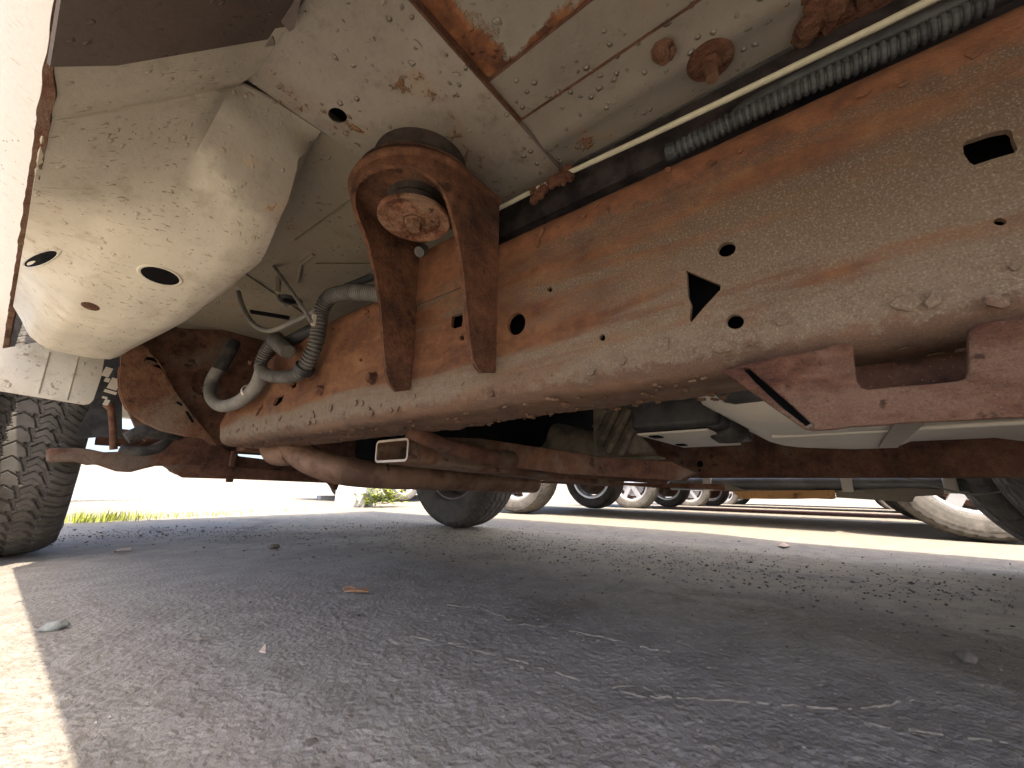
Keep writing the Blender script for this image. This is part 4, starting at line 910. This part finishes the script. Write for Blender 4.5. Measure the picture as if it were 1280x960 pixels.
# black canister with bright base plate
pc = lambda a, b: onX(a, b, .76)
cz0 = pc(870, 540).z-H
can = MB().box(V3(.93, .235, .23), (.33, .16, .24)).build('black_canister', M_plastic, T, .012, 3, 60)
MB().box(V3(.764, .235, .165), (.006, .17, .012)).build('canister_seam', M_plastic, can, .002)
MB().box(V3(.935, .245, .1055), (.30, .13, .004)).build('canister_plate', M_gal, can, .001)
for q_ in (V3(.82, .285, .1025), V3(1.0, .29, .1025)): MB().box(q_, (.033, .018, .003)).build('plate_slot', M_black, can)
MB().lathe([(0, .0), (.02, .002), (.032, .012), (.036, .03), (.036, .08)], V3(.88, .165, .088), (0, 0, 1), 24).build('rubber_boot', M_rubber, can)
# fuel tank with its pale skid and straps
tk = MB().box(V3(.87, -.42, .25), (.50, 1.12, .26)).build('fuel_tank', M_tank, T, .045, 5, 60)
rows = []
for j in range(50):
    y = .165-1.15*j/49; t_ = j/49; r_ = []
    edge = .045 if y < .12 else .045+.2*(y-.12)/.05*.3
    lowz = .092+.045*math.exp(-((y-.175)/.05)**2)-.0*y+(.012 if -.27 < y < -.09 else 0)*min(1, abs((y+.09))*40)*min(1, abs(y+.27)*40)
    for k in range(14):
        x = .625+(.50+.16*min(1, max(0, (.10-y)*8)))*k/13; zc = lowz+(.05*(1-math.sin(math.pi/2*min(1, k/2)))) if k < 2 else lowz+(.05*((k-11)/2)**2 if k > 11 else 0)
        r_.append(V3(x, y, zc-.0))
    rows.append(r_)
skid = loft([r_+[p+Vector((0, 0, .003)) for p in r_[::-1]] for r_ in rows], True, True).build('tank_skid', M_gal, T, smooth=50)
MB().tube([V3(.84, .09, .0925), V3(.84, -.95, .0925)], .004, 8).build('tank_seam', M_gal, skid, smooth=60)
for yy in (-.075, -.42): MB().box(V3(.87, yy, .0885), (.5, .03, .003)).build('tank_strap', M_toe, skid, .001)
# far chassis rail
fr_ = MB(); fr_.prism([V3(1.38, -1.6, .030), V3(1.38, 1.9, .045), V3(1.38, 1.9, .20), V3(1.38, -1.6, .20)], (.006, 0, 0)); fr_.prism([V3(1.386, -1.6, .030), V3(1.386, 1.9, .045), V3(1.46, 1.9, .045), V3(1.46, -1.6, .030)], (0, 0, .006))
fro = fr_.build('far_chassis_rail', M_rustdark, T, .001)
for q_ in ((875, 580, 4, 4), (874.5, 588, 1.5, 1.5)): MB().prism(ell(q_[0], q_[1], q_[2], q_[3], lambda a, b: onX(a, b, 1.3785), n=14), (.0008, 0, 0)).build('rail_hole', M_black, fro, smooth=None)
# far side: step tube, brackets, rusted strip, cable
XT = 1.93
st = MB().tube([V3(XT, .62, .026), V3(XT, .0, .028), V3(XT, -.24, .028)], .026, 16).build('step_tube', M_tube, T, smooth=60)
MB().tube([V3(XT, -.27, .03), V3(XT, -.5, .03)], .026, 16).build('step_tube_end', M_tank, T, smooth=60)
for yy in (.46, .0, -.255): MB().box(V3(XT-.012, yy, .028), (.055, .032, .056)).build('tube_clamp', M_gal, st, .006)
MB().prism([onX(*q_, XT-.03) for q_ in [(905, 603), (930, 612), (1045, 613), (1130, 610), (1180, 612), (1180, 619), (1130, 621), (1045, 616), (900, 613), (840, 607)]], (.02, 0, 0)).build('step_side', M_toe, T, .001)
MB().prism([onX(a, b, XT-.04) for a, b in [(915, 614), (1043, 612.5), (1045, 623)]+jagline((1040, 624), (915, 623), 12, 1.2, 3)], (.008, 0, 0)).build('rusted_strip', M_orange, T, .001)
MB().prism([onX(*q_, XT-.02) for q_ in ((1045, 615), (1145, 619), (1140, 628), (1045, 622))], (.03, 0, 0)).build('step_underside', M_toe, T, .001)
MB().prism([onX(a, b, 1.6) for a, b in [(640, 600), (760, 603), (905, 605)]+jagline((905, 612), (640, 603), 22, 2., 8)], (.02, 0, 0)).build('rusted_lower_lip', M_flaky, T, .001)
MB().tube([onX(1110, 590, 1.6), onX(1150, 603, 1.6), onX(1200, 616, 1.6), onX(1225, 618, 1.6), onX(1262, 613, 1.6), onX(1290, 606, 1.6)], .0024, 6, sub=4).build('brake_cable', M_hose, T)

# ---- wheels of the truck
wheel(T, 'front_wheel', (.062, 2.19, FR), T_front, RM, True, R(-4), label='large worn near front wheel with chevron tread', brake=True)
wheel(T, 'front_wheel', (1.86, 1.87, FR-.015), T_mid, RM2, False, R(2), label='far front wheel seen from its inner side', brake=True)
wheel(T, 'rear_wheel', (1.97, -.64, .37), T_mid, RM2, False, 0, label='dark outer rear wheel at the right edge')
wheel(T, 'rear_wheel', (1.62, -.66, .37), T_mid, RM2, False, 0, label='inner rear wheel of the far side pair')
MB().box((-.090, 1.765, .43), (.14, .006, .60)).build('sun_block_flap', M_rubber, T, .001)  # unseen flap, added only to keep the sun off the front tyre
# ---- body above (fenders, cab, bed) that throws the shade
def side(xa, xb):
    P_ = [(3.02, .50), (3.05, .75), (3.0, 1.02), (1.75, 1.16), (1.25, 1.62), (1.05, 1.68), (-.25, 1.68), (-.42, 1.15), (-2.4, 1.15), (-2.42, .55), (-1.15, .55), (-1.12, .72), (-.95, .86), (-.66, .92), (-.38, .86), (-.2, .72), (-.17, .52), (1.52, .52), (1.66, .72), (1.86, .88), (2.19, .94), (2.5, .88), (2.68, .72), (2.74, .50)]
    return P_
mb = MB(); n_ = 24; P_ = side(0, 0)
mb.prism([(-.125, y, z+.18) for y, z in P_], (2.11, 0, 0)); body = mb.build('body_shell', M_white, T, .02, 2, 40)
for xx in (-.128, 1.985):
    MB().prism([(xx, 1.62, 1.38), (xx, 1.2, 1.76), (xx, .45, 1.78), (xx, .45, 1.36)], (.004, 0, 0)).build('side_window', M_glass, body)
MB().prism([(.05, 1.752, 1.365), (1.81, 1.752, 1.365), (1.7, 1.29, 1.785), (.16, 1.29, 1.785)], (0, .012, .012)).build('windscreen', M_glass, body)
MB().box((.93, 3.07, .68), (2.0, .12, .2)).build('front_bumper', M_gal, T, .03, 3)
for xx in (.1, 1.76): MB().box((xx, 3.045, 1.0), (.3, .04, .16)).build('headlight', M_lamp, T, .01)
MB().box((.93, 3.045, 1.0), (1.2, .03, .2)).build('grille', M_plastic, T, .01)
MB().box((.93, -2.43, .62), (1.9, .1, .16)).build('rear_bumper', M_gal, T, .02)
for xx in (-.03, 1.89): MB().box((xx, -2.41, .98), (.14, .03, .35)).build('tail_light', M_lens, T, .005)
MB().tube([(.2, 1.87, .38), (1.8, 1.87, .38)], .03, 10).build('front_axle_shaft', M_rustdark, T)

# ================================================================== THINGS BEYOND THE TRUCK
# concrete block with weeds beside it
g0 = onZ(440, 634, -H); d0 = Vector((g0.x, g0.y, 0)); wv = (onZ(462, 634, -H)-onZ(420, 634, -H)).length
blk = MB().box((g0.x+.10, g0.y+.12, .165), (wv*.96, .36, .34), rz=-YAW+.05).build('concrete_block', M_concrete, None, .015, 2)
tag(blk, 'pale concrete block standing on the sunlit lot left of the far front wheel', 'concrete block')
def tuft(name, px, py, n, h, spread, mat, label, seed, leafy=False, group=None, along=None):
    c_ = onZ(px, py, -H); rn_ = random.Random(seed); mb = MB()
    for i in range(n):
        o_ = Vector((rn_.gauss(0, spread), rn_.gauss(0, spread*.5), 0))
        if along: t_ = rn_.uniform(-1, 1); o_ = along*t_+Vector((rn_.gauss(0, .05), rn_.gauss(0, .08), 0))
        b = c_+o_; b.z = .0; a = rn_.uniform(0, 6.28); hh = h*rn_.uniform(.35, 1.1); le = Vector((math.cos(a), math.sin(a), 0))*hh*rn_.uniform(.1, .7); sd = Vector((-math.sin(a), math.cos(a), 0))
        if leafy:
            for k in range(4):
                q_ = b+le*(k/3)+Vector((0, 0, hh*(k+1)/4)); s_ = rn_.uniform(.018, .04); a2 = rn_.uniform(0, 6.28); u_ = Vector((math.cos(a2), math.sin(a2), rn_.uniform(-.3, .6))).normalized(); v_ = Vector((-u_.y, u_.x, rn_.uniform(-.3, .3)))
                mb.add([q_, q_+u_*s_+v_*s_*.5, q_+u_*s_*2, q_+u_*s_-v_*s_*.5], [(0, 1, 2, 3)])
        else:
            w_ = rn_.uniform(.0018, .0035); mb.add([b-sd*w_, b+sd*w_, b+le*.4+sd*w_*.7+Vector((0, 0, hh*.6)), b+le*.4-sd*w_*.7+Vector((0, 0, hh*.6)), b+le+Vector((0, 0, hh))], [(0, 1, 2, 3), (3, 2, 4)])
    o = link(name, mesh(mb.v, mb.f), mat, None, None); tag(o, label, 'weed' if leafy else 'grass', group, 'stuff'); return o
tuft('weed_clump', 473, 634, 120, .26, .13, M_weed, 'leafy yellow green weed growing right of the concrete block', 3, True)
tuft('grass_tuft', 122, 652, 240, .075, .11, M_grass, 'tallest bright green grass tuft beyond the front tyre', 4)
tuft('grass_tuft', 100, 650, 420, .028, .3, M_grass, 'low yellow green grass growing along the edge of the truck shadow', 7, along=Vector((.9, -.06, 0)))
tuft('grass_tuft', 215, 643, 300, .026, .3, M_grass, 'sparse short grass in the sunlit lot right of the tall tuft', 9, along=Vector((1.0, -.05, 0)))
tuft('grass_tuft', 110, 626, 260, .045, .5, M_grass, 'farther strip of green grass close to the road line', 11, along=Vector((.9, 0, 0)))

# parked vehicles: full bodies with wheels, windows and lamps
def parked(name, x0, yF, wb_, width, kind, paintc, label, rr_=.33, wmat=None, clear=.22):
    gname = 'vehicles parked in the bays beyond the truck'
    root = empty(name, (x0+width/2, yF-wb_/2, 0), label, {'pickup': 'truck', 'car': 'car', 'suv': 'car'}[kind], gname)
    m_ = plain(name+'_paint_'+str(int(x0*10)), paintc, .3, .05, 6, .0003, spec=.5); yR = yF-wb_; top = {'pickup': 1.75, 'car': 1.42, 'suv': 1.72}[kind]; c0 = clear
    nose, tail = yF+.85, yR-(1.15 if kind == 'pickup' else .95)
    def arch(yc_, r_): return [(yc_+r_*math.cos(R(a)), rr_+r_*math.sin(R(a))) for a in range(-10, 191, 20)]
    P_ = [(nose, c0+.1), (nose+.03, .62), (nose-.05, .80), (yF-.45, top*.60), (yF-1.05, top-.05), (yF-1.3, top)]
    if kind == 'pickup': P_ += [(yF-2.2, top), (yF-2.4, top*.64), (tail, top*.64), (tail-.02, .5)]
    elif kind == 'car': P_ += [(yR+.35, top-.04), (yR-.35, top*.66), (tail, top*.63), (tail-.03, .5)]
    else: P_ += [(tail+.5, top-.02), (tail+.12, top*.62), (tail, .7), (tail-.02, .5)]
    P_ += [(tail+.05, c0+.06)]; ar = rr_+.07
    P_ += [(yR-ar, c0)]+[(q_[0], max(q_[1], c0+.01)) for q_ in arch(yR, ar)[::-1]][1:-1]+[(yR+ar, c0)]
    P_ += [(yF-ar, c0)]+[(q_[0], max(q_[1], c0+.01)) for q_ in arch(yF, ar)[::-1]][1:-1]+[(yF+ar, c0)]
    mb = MB(); inset = .17 if kind != 'pickup' else .12
    def xi(z): return 0 if z < top*.62 else inset*(z-top*.62)/(top*.38)
    Lp = [(x0+xi(z), y, z) for y, z in P_]; Rp = [(x0+width-xi(z), y, z) for y, z in P_]; n_ = len(P_)
    mb.add(Lp+Rp, [tuple(range(n_)), tuple(range(2*n_-1, n_-1, -1))]+[(i, i+n_, (i+1) % n_+n_, (i+1) % n_) for i in range(n_)]); mb.build('body', m_, root, .012, 2, 40)
    for s_ in (0, 1):
        X0 = lambda z: (x0+xi(z)-.006 if s_ == 0 else x0+width-xi(z)+.002)
        q_ = [(yF-.72, top*.66), (yF-1.12, top-.09), (yF-2.0, top-.09), (yF-2.0, top*.66)]; MB().prism([(X0(z), y, z) for y, z in q_], (.004, 0, 0)).build('side_window', M_glass, root)
        if kind != 'pickup':
            q_ = [(yF-2.06, top*.66), (yF-2.06, top-.09), (yR+.1, top-.1), (yR-.1, top*.68)]; MB().prism([(X0(z), y, z) for y, z in q_], (.004, 0, 0)).build('side_window', M_glass, root)
        MB().box((x0+.22+s_*(width-.44), nose-.0, .70), (.3, .06, .12)).build('headlight', M_lamp, root, .01)
        MB().box((x0+.16+s_*(width-.32), tail-.005, .82), (.2, .04, .16)).build('tail_light', M_lens, root, .01)
    MB().box((x0+width/2, (yF+yR)/2, c0+.03), (width*.55, wb_*.9, .1)).build('underbody', M_rustdark, root, .02)
    MB().tube([(x0+.1, yR, rr_), (x0+width-.1, yR, rr_)], .05, 10).build('axle', M_rustdark, root)
    for xx, fl in ((x0+.11, True), (x0+width-.11, False)):
        for yy in (yF, yR):
            o = bpy.data.objects.new('wheel', RIM_B); C.objects.link(o); o.parent = root; o.location = Vector((xx, yy, rr_))-root.location; o.scale = (rr_/.33,)*3; o.rotation_euler = (0, 0, math.pi if fl else 0)
            t_ = bpy.data.objects.new('tyre', TY_B); C.objects.link(t_); t_.parent = o
            b_ = bpy.data.objects.new('brake_drum', DR_B); C.objects.link(b_); b_.parent = o
    root.location.z = -.02*min(10, max(0, x0+width/2-4.2)); return root
TY_B = tyre_me(.33, .22, True, True, 300, 40, 32, .67); TY_B.materials.append(M_tyre); TY_B.polygons.foreach_set('use_smooth', [True]*len(TY_B.polygons)); TY_B.set_sharp_from_angle(angle=R(40))
mb = MB(); mb.lathe([(.19, .085), (.175, .088), (.165, .07), (.16, -.08), (.17, -.09), (.19, -.09)], (0, 0, 0), (1, 0, 0), 40); mb.lathe([(0, .082), (.035, .08), (.045, .07), (.05, .06), (.05, .02)], (0, 0, 0), (1, 0, 0), 20)
for k in range(6):
    a = k*math.pi/3; c_ = Vector((.066, .1*math.cos(a), .1*math.sin(a))); mb.box(c_, (.022, .045, .16), m=Matrix.Rotation(a-math.pi/2, 3, 'X'))
mb.lathe([(.0, .02), (.13, .02), (.13, .0), (0, 0)], (0, 0, 0), (1, 0, 0), 24)
DR_B = MB().lathe([(0, -.10), (.04, -.10), (.05, -.06), (.155, -.055), (.157, .01), (0, .012)], (0, 0, 0), (1, 0, 0), 28).me(); DR_B.materials.append(M_rustdark)
RIM_B = mb.me(); RIM_B.transform(Matrix.Diagonal((1, 1.19, 1.19, 1))); DR_B.transform(Matrix.Diagonal((1, 1.15, 1.15, 1))); RIM_B.materials.append(M_alloy); RIM_B.polygons.foreach_set('use_smooth', [True]*len(RIM_B.polygons)); RIM_B.set_sharp_from_angle(angle=R(40))
parked('parked_pickup', 3.15, 2.47, 3.0, 1.72, 'pickup', (.62, .62, .64), 'pickup parked in the nearest bay, one sunlit rear wheel showing at the right', .37, clear=.36)
parked('parked_suv', 5.75, 2.42, 3.3, 1.72, 'suv', (.10, .12, .15), 'vehicle in the second bay, seen as a dark wheel right of the middle', .36, clear=.34)
parked('parked_car', 8.5, 2.4, 3.2, 1.8, 'suv', (.35, .06, .05), 'vehicle in the third bay, its sunlit front wheel beside a dark one', .36, clear=.34)
parked('parked_pickup', 11.7, 2.5, 3.3, 1.85, 'pickup', (.45, .42, .35), 'farthest vehicle of the row, only a sliver of wheel showing', .36, clear=.36)
# car across the lot behind the weeds
rt_ = onZ(500, 627, -H)
cr_ = parked('parked_car', 30, rt_.y+2.7, 2.6, 1.8, 'car', (.65, .65, .66), 'car beyond the weeds, its wheel cut by the far front tyre', .33, clear=.3)
cr_.location = (rt_.x+1.3, rt_.y+.79, 0); cr_.rotation_euler = (0, 0, -math.pi/2)
